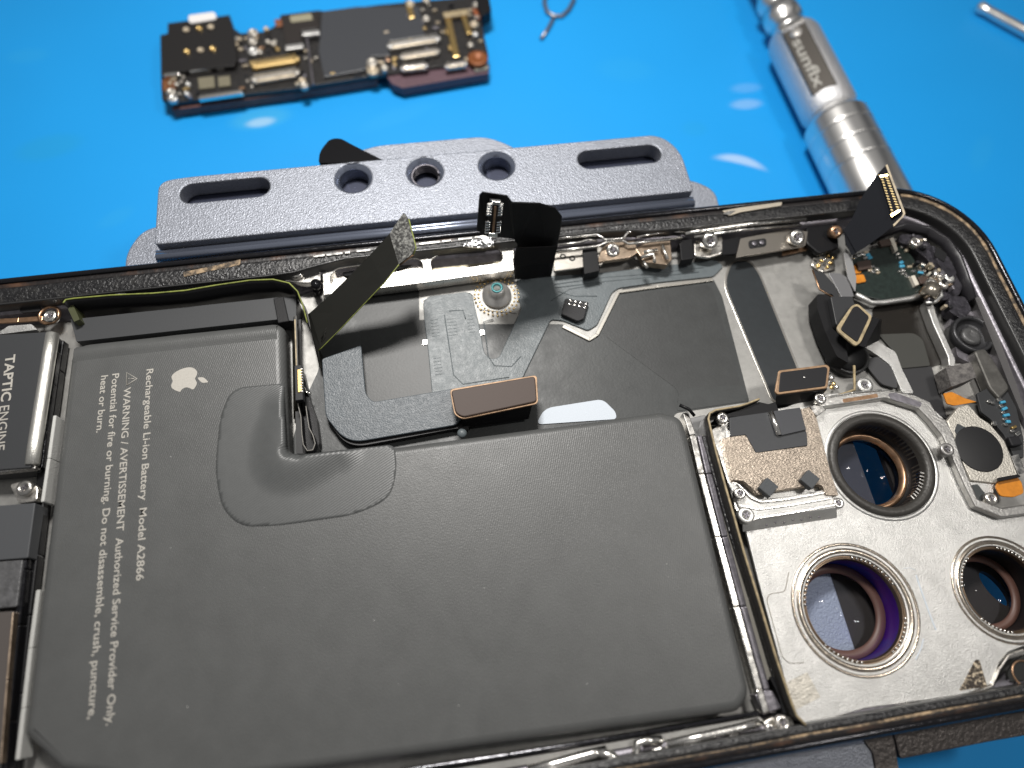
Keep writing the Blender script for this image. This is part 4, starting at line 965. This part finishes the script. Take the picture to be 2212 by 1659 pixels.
caps(phone, [(2138, 866, 's'), (2146, 870, 's'), (2160, 862, 's'), (2168, 868, 'b'), (2164, 876, 's'), (2172, 882, 'b'), (2168, 890, 's'), (2176, 896, 'b'), (2172, 904, 's'), (2180, 910, 'b'), (2174, 916, 's'), (2150, 914, 's'), (2192, 922, 'g'), (2188, 930, 's'), (2200, 936, 's')], -.22, 'capacitor', (11, 6))
box('small_can', 2194, 952, 26, 20, -.16, .1, M_chip, phone, bevel=.02)
slab('steel_frame_bit', [(2184, 985), (2200, 980), (2216, 1020), (2200, 1026)], -.20, .08, M_steel, phone, .01, .015)
slab('light_floor', [(2030, 800), (2050, 790), (2112, 776), (2140, 800), (2165, 845), (2110, 868), (2060, 862), (2040, 850)], -.46, .03, mat('floor_light', (.46, .45, .43), .42, .8, bump=.2), phone, .03)
slab('corner_lens', [(2260, 1400), (2218, 1412), (2192, 1430), (2176, 1456), (2184, 1474), (2260, 1464)], -.20, .06, mat('corner_smoke', (.04, .04, .038), .15, .3, coat=.5), phone, .08, .02)
MB().lathe(at(2212, 1455, -.20), [(.16, 0), (.16, .012), (.14, .014), (.14, 0)], 24, cap=False).build('brass_ring', M_bronze, phone)

# ---------------- bottom rail: bright side-button hardware
MB().tube([at(x, y, -.15) for x, y in ((1440, 1608), (1520, 1590), (1600, 1572), (1640, 1560))], .05, 12).build('bright_rod', M_steel, phone)
MB().tube([at(x, y, -.17) for x, y in ((1370, 1640), (1378, 1605), (1395, 1600), (1430, 1598))], .05, 12).build('bent_rod', M_steel, phone)
MB().tube([at(x, y, -.17) for x, y in ((1140, 1665), (1200, 1650), (1280, 1628), (1310, 1622))], .06, 12).build('bright_rod', M_steel, phone)
MB().tube([at(x, y, -.16) for x, y in ((1290, 1625), (1320, 1632), (1345, 1650))], .055, 12).build('bent_rod', M_steel, phone)
slab('lower_rail', [(940, 1668), (1200, 1625), (1500, 1572), (1640, 1548), (1648, 1556), (1400, 1606), (1200, 1640), (1000, 1676)], -.26, .15, M_silver, phone, .01, .01)
strip('dark_gap', [(860, 1668), (1100, 1632), (1400, 1583), (1640, 1540)], .05, -.22, .2, M_frame, phone, .015)
slab('polished_block', [(1160, 1668), (1330, 1638), (1480, 1612), (1500, 1630), (1330, 1662), (1200, 1680)], -.20, .15, M_steel, phone, .02, .02)
for i, (x, y) in enumerate(((1500, 1600), (1530, 1594), (1555, 1592), (1420, 1622), (1450, 1616), (1380, 1620), (1585, 1584), (1240, 1644), (1265, 1640))):
    box('latch_piece', x, y, 24, 10, -.15, .1, (M_steel, M_cast, M_pewter)[i % 3], phone, 8, .02)
slab('corner_lug', [(1648, 1560), (1668, 1548), (1712, 1548), (1722, 1575), (1690, 1590), (1655, 1582)], -.18, .15, M_cast, phone, .05, .02)
screw(1691, 1562, -.10, 17, m=M_cast)
screw(1664, 1574, -.12, 10)
strip('plate_hem', [(1740, 1568), (1800, 1560), (1870, 1540), (1960, 1522), (2075, 1508), (2144, 1482), (2160, 1446), (2180, 1416), (2212, 1404)], .025, -.19, .05, M_cast, phone, .01)

adopt(phone)

# ================================================================== HOLDER
holder = thing('repair_holder', 'blue-grey anodised aluminium clamp holder with slotted jaw plate gripping the phone edges', 'clamp')
ZJ = -.02
def stad(cx0, cy0, cx1, cy1, hw):
    a = at(cx0, cy0, ZJ).xy; b = at(cx1, cy1, ZJ).xy; d = (b - a).normalized(); n = Vector((-d.y, d.x)); out = []
    for k in range(13):
        t = math.pi / 2 + math.pi * k / 12; out.append(a + (d * math.cos(t) + n * math.sin(t)) * hw)
    for k in range(13):
        t = -math.pi / 2 + math.pi * k / 12; out.append(b + (d * math.cos(t) + n * math.sin(t)) * hw)
    return out
slots = [(stad(415, 417, 556, 403, .195)), (stad(1273, 344, 1404, 331, .195))]
hls = [at(763, 384, ZJ), at(918, 371, ZJ), at(1073, 357, ZJ)]
jw = plate('jaw_plate', VP([(333, 528, .06), (342, 392, .42), (400, 382, .2), (1425, 290, .42), (1470, 325, .25), (1499, 412, .06)], ZJ, .1, 9), ZJ, .30, M_fix, holder, holes=slots + [circ(h, .30) for h in hls], bevel=.022)
for h in hls: MB().lathe((h.x, h.y, ZJ), [(.305, -.010), (.292, -.022), (.242, -.07), (.238, -.08), (.238, -.30)], 40, cap=False).build('hole_chamfer', M_fixs, jw)
for s in slots:
    c = sum(s, Vector((0, 0))) / len(s)
    rows = []
    for f, z in ((1.0, -.015), (.0, -.07)):
        rows.append([(p.x - (p - c).normalized().x * .0 , p.y, ZJ + z) for p in s] )
m = MB(); h = hls[1]
P = []
for k in range(0, 24 * 4): 
    a = 2 * math.pi * k / 24; P.append((h.x + .222 * math.cos(a), h.y + .222 * math.sin(a), ZJ - .085 - k / 24 * .05))
m.tube(P, .018, 6).build('screw_thread', M_pewter, jw)
MB().lathe((h.x, h.y, ZJ), [(.236, -.09), (.236, -.55), (.01, -.56)], 32, cap=False).build('thread_bore', M_dark, jw)
MB().prism([tuple(at(x, y, -.335).xy) for x, y in ((368, 470), (378, 392), (1425, 296), (1475, 372))], -.40, -.335).build('slot_shade_sheet', mat('slot_shadow', (.03, .035, .06), .4, .5), holder)  # added dark sheet; its colour stands in for shade inside the slots
bp = slab('base_plate', [(268, 590, .1), (272, 545, .3), (310, 492, .3), (420, 480, .1), (1490, 385, .3), (1545, 410, .3), (1556, 450, .1), (1556, 480)], -.42, .25, M_fix, holder, .1, .03, seg=9)
slab('rear_plate', [(760, 330), (815, 314), (1048, 294, .3), (1100, 312, .2), (1150, 345), (800, 360)], -.30, .25, M_fix, holder, .15, .02, seg=8)
def rods():
    for dy, z, r in ((.13, -.10, .07), (.27, -.20, .06)):
        Yv = Y1 + dy; MB().tube([(at(340, 545, z).x, Yv, z), (at(1495, 430, z).x, Yv, z)], r, 14).build('jaw_lip', M_fixs, holder)
rods()
lv = slab('lock_lever', [(688, 352, .05), (690, 328, .15), (712, 300, .2), (735, 298, .15), (760, 312, .1), (840, 352)], -.05, .5, mat('lever_black', (.003, .003, .004), .22, spec=.3), holder, .05, .04, seg=7)
# lower jaws at the bottom right
slab('lower_jaw', [(1500, 1700), (1560, 1640), (1862, 1592), (1895, 1625), (1905, 1700)], -.55, .4, M_fix, holder, .03, .03)
strip('jaw_groove', [(1520, 1652), (1700, 1624), (1885, 1597)], .06, -.54, .06, M_fixs, holder, .01)
slab('jaw_post', [(1860, 1592), (1925, 1575), (1934, 1610), (1948, 1700), (1900, 1700), (1885, 1625)], -.52, .6, M_fixd, holder, .02, .02)
slab('lower_bar', [(1928, 1576), (2212, 1535), (2300, 1520), (2300, 1575), (2150, 1600), (1945, 1640)], -.56, .3, M_fixd, holder, .04, .03)
# base under the phone, seen through the camera openings
M_dp = mat('base_shade_brown', (.035, .028, .022), .5, spec=.3)
cc = at(2148, 1272, -.86); rr = .17
b1, b2 = at(1829, 1345, -.80).x, at(1866, 1025, -.80).x
MB().prism([(-6.0, -.75), (b1, -.75), (b1, .95), (b2, .95), (b2, 2.6), (-6.0, 2.6)], -.98, -.80).build('bed_plate', mat('bed_grey', (.36, .38, .42), .5, .3, bump=.6, bscale=30), holder, .02)
MB().prism([(b1 - 1.2, 1.0), (b2 - .004, 1.0), (b2 - .004, 2.58), (b1 - 1.2, 2.58)], -.799, -.775).build('bed_cover', mat('bed_dark', (.028, .027, .034), .5), holder)
b3 = at(1920, 1025, -.86).x
plate('dark_base_shade', [Vector(p) for p in ((b1 + .01, -.75), (8.6, -.75), (8.6, 2.9), (b3, 2.9), (b3, .96), (b1 + .01, .96))], -.84, .1, M_dp, holder, holes=[[Vector((cc.x + rr * .75 * math.cos(k * .26) - .10 * math.sin(k * .26), cc.y + rr * 1.5 * math.sin(k * .26))) for k in range(24)]])  # dark fixture shapes, widened to stand in for shade on the mat
MB().prism([(-4.6, 2.61), (-3.4, 2.61), (-3.4, 7.2), (-4.6, 7.2)], -1.2, -.82).build('guide_bar', M_fix, holder, .03)
MB().prism([(1.4, 2.61), (2.6, 2.61), (2.6, 7.2), (1.4, 7.2)], -1.2, -.82).build('guide_bar', M_fix, holder, .03)
adopt(holder)

# ================================================================== LOGIC BOARD on the mat
ZP = -1.92
M_dulltin = mat('dull_tin', (.50, .47, .42), .45, .8, bump=.4, bscale=20)
M_dgold = mat('dull_gold', (.62, .45, .20), .42, .8, bump=.3, bscale=25)
board = thing('logic_board', 'black populated logic board with gold connectors lying on the blue mat', 'circuit board')
outl = [(348, 190), (346, 76), (362, 72), (362, 50), (408, 44), (496, 32), (506, 62), (520, 72), (575, 68), (602, 50), (606, 32), (690, 22), (700, 24), (820, 10), (905, 2), (1030, -8), (1042, 60), (1055, 118), (1050, 130), (826, 160), (640, 190), (480, 208), (372, 222), (350, 215)]
def pb(name, pts, z, th, m, par=board, r=.01, bev=.01): return slab(name, pts, z, th, m, par, r, bev)
pcb = pb('board', outl, ZP, .10, M_pcb)
pb('board_underside', [(372, 232), (374, 180), (800, 130), (815, 160), (815, 172), (640, 200), (372, 238)], ZP - .13, .18, M_pcbe)
pb('purple_edge', [(848, 182, .05), (835, 165), (1045, 130), (1057, 140), (1055, 158), (870, 190)], ZP - .08, .2, M_purple)
sim = pb('card_reader', [(347, 160), (347, 78), (364, 74), (366, 52), (410, 46), (494, 34), (504, 62), (512, 128), (505, 142), (352, 158)], ZP + .13, .12, mat('reader_black', (.010, .009, .009), .4, bump=.03), r=.03)
for row, (xs, y0) in enumerate((((402, 430, 455), 64), ((403, 433, 459), 112))):
    for i, x in enumerate(xs):
        p = at(x, y0 - i * 3 - row, ZP + .15)
        MB().lathe(p, [(.07, -.02), (.07, .012), (.045, .02), (.03, 0)], 16).build('reader_contact', M_gold if (i + row) % 2 else M_cap, sim)
pb('white_tab', [(405, 32), (464, 24), (468, 40), (408, 50)], ZP + .18, .05, mat('tab_white', (.75, .73, .72), .3), sim, .08, .02)
def pstrip(name, x0, y0, x1, y1, w, z, th, m, par=board): return strip(name, [(x0, y0), (x1, y1)], w * .85, z, th, m, par, .02)
for a in ((352, 161, 388, 157), (408, 152, 455, 145), (466, 144, 500, 140)): pstrip('solder_rail', *a, .10, ZP + .12, .10, M_solder)
pb('brown_patch', [(350, 172), (378, 168), (384, 192), (352, 196)], ZP + .01, .03, M_orange if False else mat('patch_brown', (.16, .06, .02), .5), r=.02)
for a in (((427, 168), (462, 164), (464, 188), (430, 192)), ((470, 166), (496, 163), (498, 184), (472, 187))):
    pb('shield_can', list(a), ZP + .05, .05, mat('can_khaki', (.22, .20, .14), .5, .4, bump=.5))
pstrip('steel_bar', 428, 210, 524, 196, .12, ZP + .10, .10, M_solder)
for x, y, s in ((368, 196, 13), (372, 210, 14), (545, 68, 15), (545, 88, 13), (546, 108, 16), (574, 60, 8), (578, 88, 8), (652, 172, 11), (656, 182, 12), (803, 132, 16), (805, 150, 17), (830, 145, 11), (886, 6, 12), (920, -4, 12), (920, 38, 11), (1024, 50, 12), (1026, 72, 9), (560, 110, 9), (590, 92, 9), (1016, 95, 9), (405, 180, 8), (402, 200, 8), (380, 180, 7), (1028, 8, 10)):
    p = at(x, y, ZP + .11); r = s / k_at(p)
    r *= .78; o = MB().lathe(p, [(r, -.10), (r, -.03), (r * .9, -.01), (r * .5, .0), (r * .4, -.02)], 14).build('solder_joint', (M_camp, M_cap, M_dulltin)[int(x) % 3], board)
# connectors
def conn(x0, y0, x1, y1, w, m1, m2):
    m1 = {M_gold: M_dgold}.get(m1, m1); m2 = {M_solder: M_dulltin, M_gold: M_dgold}.get(m2, m2)
    o = pstrip('board_connector', x0, y0, x1, y1, w, ZP + .10, .10, m1)
    strip('contact_row', [(x0 + 4, y0 - 2), (x1 - 4, y1 - 2)], w * .35, ZP + .118, .03, m2, o, .006)
    for x, y in ((x0, y0), (x1, y1)):
        p = at(x, y, ZP + .12); MB().lathe(p, [(w * .34, -.08), (w * .34, .0), (w * .2, .01)], 14).build('end_post', m2, o)
    n = int((x1 - x0) / 7)
    for k in range(n):
        t = (k + .5) / n
        for dy in (-1, 1):
            box('contact_pin', x0 + (x1 - x0) * t + dy * .6, y0 + (y1 - y0) * t + dy * w * 42, 3.2, 4.5, ZP + .09, .03, m2, o, 8)
conn(548, 140, 640, 126, .20, M_gold, M_gold)
conn(548, 170, 640, 155, .22, M_cap, M_solder)
conn(842, 98, 945, 82, .20, M_cap, M_camp)
conn(868, 122, 945, 110, .16, M_cap, M_solder)
conn(870, 146, 920, 140, .16, M_cap, M_cast)
conn(965, 142, 1005, 136, .14, M_cap, M_cast)
pstrip('gold_strip', 968, 40, 986, 122, .17, ZP + .08, .06, M_gold)
pstrip('gold_strip', 1000, 30, 1014, 72, .14, ZP + .08, .06, M_gold)
pstrip('gold_strip', 880, 0, 890, 38, .16, ZP + .08, .06, M_gold)
pstrip('cream_block', 958, 32, 1010, 24, .20, ZP + .12, .08, M_cream)
pb('main_chip', [(696, 24), (772, 14), (905, 14), (914, 60), (918, 78), (836, 90), (842, 120), (800, 122), (790, 150), (700, 166), (688, 110)], ZP + .06, .07, mat('chip_slate', (.045, .048, .055), .36, bump=.03), r=.02)
pb('dark_chip', [(606, 32), (684, 22), (690, 60), (650, 66), (652, 100), (618, 104)], ZP + .07, .07, mat('chip_brown', (.022, .018, .016), .4), r=.02)
pb('khaki_patch', [(625, 34), (672, 28), (676, 42), (628, 48)], ZP + .085, .03, mat('khaki', (.28, .26, .18), .6), r=.04)
pb('rust_patch', [(592, 42), (618, 38), (622, 54), (596, 58)], ZP + .04, .03, mat('rust', (.20, .07, .03), .5), r=.02)
for a in ((652, 72, 690, 68), (616, 102, 655, 97)): pstrip('white_bar', *a, .16, ZP + .16, .08, M_camp)
pstrip('grey_wall', 662, 78, 676, 180, .05, ZP + .10, .08, M_pewter)
def in_board(x, y):
    r_ = False; j_ = len(outl) - 1
    for i_ in range(len(outl)):
        if (outl[i_][1] > y) != (outl[j_][1] > y) and x < (outl[j_][0] - outl[i_][0]) * (y - outl[i_][1]) / (outl[j_][1] - outl[i_][1]) + outl[i_][0]: r_ = not r_
        j_ = i_
    return r_
zones = ((355, 165, 430, 225, 12), (500, 75, 600, 120, 26), (505, 128, 545, 200, 8), (640, 100, 685, 190, 12), (790, 118, 865, 160, 14), (830, 60, 1045, 155, 22), (860, 0, 1040, 60, 22), (700, 150, 790, 166, 6))
for zx0, zy0, zx1, zy1, n in zones:
    for _ in range(n):
        x, y = random.uniform(zx0, zx1), random.uniform(zy0, zy1)
        if not (in_board(x - 6, y - 5) and in_board(x + 6, y + 6)): continue
        m_ = random.choice((M_cap, M_pewter, M_dulltin, M_bronze, M_chip, M_chip, M_cap, M_dgold))
        c_ = box('capacitor', x, y, random.uniform(6, 13), random.uniform(4, 7), ZP + random.uniform(.04, .075), .06, m_, board, random.choice((8, 98)), .006)
p = at(1032, 128, ZP + .05); MB().lathe(p, [(.22, -.05), (.22, .04), (.12, .05), (.08, .0)], 24).build('copper_pad', mat('copper', (.22, .07, .02), .5, .3), board)
pb('khaki_corner', [(1022, 140), (1052, 134), (1055, 148), (1026, 153)], ZP - .02, .06, mat('khaki2', (.28, .27, .22), .6), r=.02)
pb('side_camera', [(1028, -10), (1056, -10), (1062, 22), (1040, 34), (1030, 12)], ZP + .15, .3, M_blk, r=.06, bev=.03)
pb('rust_flex', [(1020, 18), (1040, 14), (1050, 36), (1030, 42)], ZP + .02, .03, mat('rust2', (.28, .08, .03), .5), r=.02)
adopt(board)

# ================================================================== SCREWDRIVER
drv = thing('precision_screwdriver', 'knurled silver precision screwdriver lying on the blue mat behind the phone', 'screwdriver')
def axis_pt(x, y, r): return at(x, y, ZM + r)
Rb = .56
A = at(1650, -40, ZM + .65); B = at(1878, 412, ZM + .65)
ax = (B - A).normalized()
def s_of(x, y): return (at(x, y, ZM + .65) - A).dot(ax)
Lt = s_of(1878, 412)
s0 = s_of(1698, 78); s1 = s_of(1790, 262)
drvp = [(0.281, -1.5), (0.281, s0 - 1.25), (0.389, s0 - 1.15), (0.389, s0 - .95), (0.324, s0 - .9), (0.324, s0 - .75), (0.410, s0 - .68), (0.410, s0 - .42), (0.335, s0 - .36), (0.335, s0 - .22), (0.378, s0 - .15), (0.378, s0 - .02)]
MB().lathe(A, drvp, 40, axis=ax).build('bit_chuck', M_tool, drv)
hb = MB().lathe(A, [(0.367, s0 - .04), (0.508, s0 + .06), (0.562, s0 + .22), (0.562, s1 - .3), (0.508, s1 - .18), (0.475, s1 - .1)], 56, axis=ax).build('grip', mat('knurled_steel', (.66, .66, .67), .45, .9, bump=1., bscale=30), drv)
ep = [(.475, s1 - .12), (.54, s1 - .02), (.635, s1 + .10), (.648, s1 + .13), (.648, s1 + .16), (.648, s1 + 0.400), (.648, s1 + 0.430), (.630, s1 + 0.450), (.648, s1 + 0.470), (.648, s1 + 0.500), (.648, s1 + 0.830), (.648, s1 + 0.860), (.630, s1 + 0.880), (.648, s1 + 0.900), (.648, s1 + 0.930), (.648, s1 + 1.280), (.648, s1 + 1.310), (.630, s1 + 1.330), (.648, s1 + 1.350), (.648, s1 + 1.380), (.648, s1 + 2.8), (.54, s1 + 2.95)]
MB().lathe(A, ep, 56, axis=ax).build('end_cap', M_tool, drv)
# flat label window on the upper side of the grip, with lettering
side = ax.cross(Vector((0, 0, 1))).normalized(); up = side.cross(ax).normalized()
if up.z < 0: up = -up
tocam = (Vector((0, 0, CAMH)) - (A + ax * ((s0 + s1) / 2))); tocam = (tocam - ax * tocam.dot(ax)).normalized()
nn = (tocam + Vector((0, 0, .35))).normalized(); nn = (nn - ax * nn.dot(ax)).normalized(); tt = ax.cross(nn).normalized()
def pat(s, t, h): return A + ax * s + tt * t + nn * h * 1.08
m = MB()
pv = []
for s, t in ((s0 + .32, -.26), (s1 - .42, -.26), (s1 - .42, .26), (s0 + .32, .26)): pv.append((s, t))
m.hexa([pat(s, t, .40) for s, t in pv], [pat(s, t * .92, .528) for s, t in pv])
lb = m.build('label_window', M_toold, drv, .02)
MB().hexa([pat(s0 + .14, -.26, .40), pat(s0 + .25, -.26, .40), pat(s0 + .25, .26, .40), pat(s0 + .14, .26, .40)], [pat(s0 + .12, -.26, .52), pat(s0 + .27, -.26, .56), pat(s0 + .27, .26, .56), pat(s0 + .12, .26, .52)]).build('polished_band', M_steel, drv, .02)
MB().lathe(pat(s0 + .47, 0, .525), [(.12, 0), (.12, .008), (.01, .010)], 28, axis=nn).build('round_emblem', mat('emblem', (.55, .53, .50), .4, .6), lb)
cu = bpy.data.curves.new('lettering', 'FONT'); cu.body = 'sunflx'; cu.size = 1; cu.extrude = .01; cu.offset = .02
t = bpy.data.objects.new('t', cu); C.objects.link(t); me = bpy.data.meshes.new_from_object(t.evaluated_get(bpy.context.evaluated_depsgraph_get())); bpy.data.objects.remove(t)
xs = [v.co.x for v in me.vertices]; wd = max(xs) - min(xs); Ls = (s1 - .50) - (s0 + .64); sc_ = Ls / wd
sgn = 1 if tt.dot(Vector((1, .3, 0))) > 0 else -1
rot = Matrix((ax, tt * sgn, nn)).transposed()
if rot.determinant() < 0: pass
for v in me.vertices:
    lc = v.co; q = pat(s0 + .64 + (lc.x - min(xs)) * sc_, 0, .5345 + lc.z * .3) + tt * sgn * (lc.y * .30 - .14); v.co = q
me.materials.clear(); me.materials.append(mat('letters', (.34, .33, .30), .5, .3)); me.name = 'lettering'
o = bpy.data.objects.new('lettering', me); C.objects.link(o); o.parent = lb
adopt(drv)

# ================================================================== small tools
zp = ZM + .05
pin = MB()
cpt = [(1178, -12), (1176, 6), (1182, 26), (1196, 35), (1213, 35), (1228, 22), (1240, 0), (1240, -16), (1215, -30), (1190, -26), (1178, -12)]
pin.tube([at(x, y, zp) for x, y in cpt], .05, 8); pin.tube([at(1197, 35, zp), at(1193, 45, zp), at(1184, 62, zp), at(1169, 84, zp)], .045, 8)
o = pin.build('eject_pin', mat('pin_steel', (.30, .30, .33), .35, .9))
o['label'] = 'thin wire eject pin with an oval loop at the top edge of the mat'; o['category'] = 'pin tool'
pk = MB().lathe(at(2112, 12, ZM + .18), [(.04, -.02), (.13, .05), (.11, .3), (.12, .5), (.12, 6)], 20, axis=(at(2240, 82, ZM + .18) - at(2112, 12, ZM + .18)))
o = pk.build('driver_bit', M_tool)
o['label'] = 'slim silver bit with a pointed tip lying in the upper right corner of the mat'; o['category'] = 'tool bit'
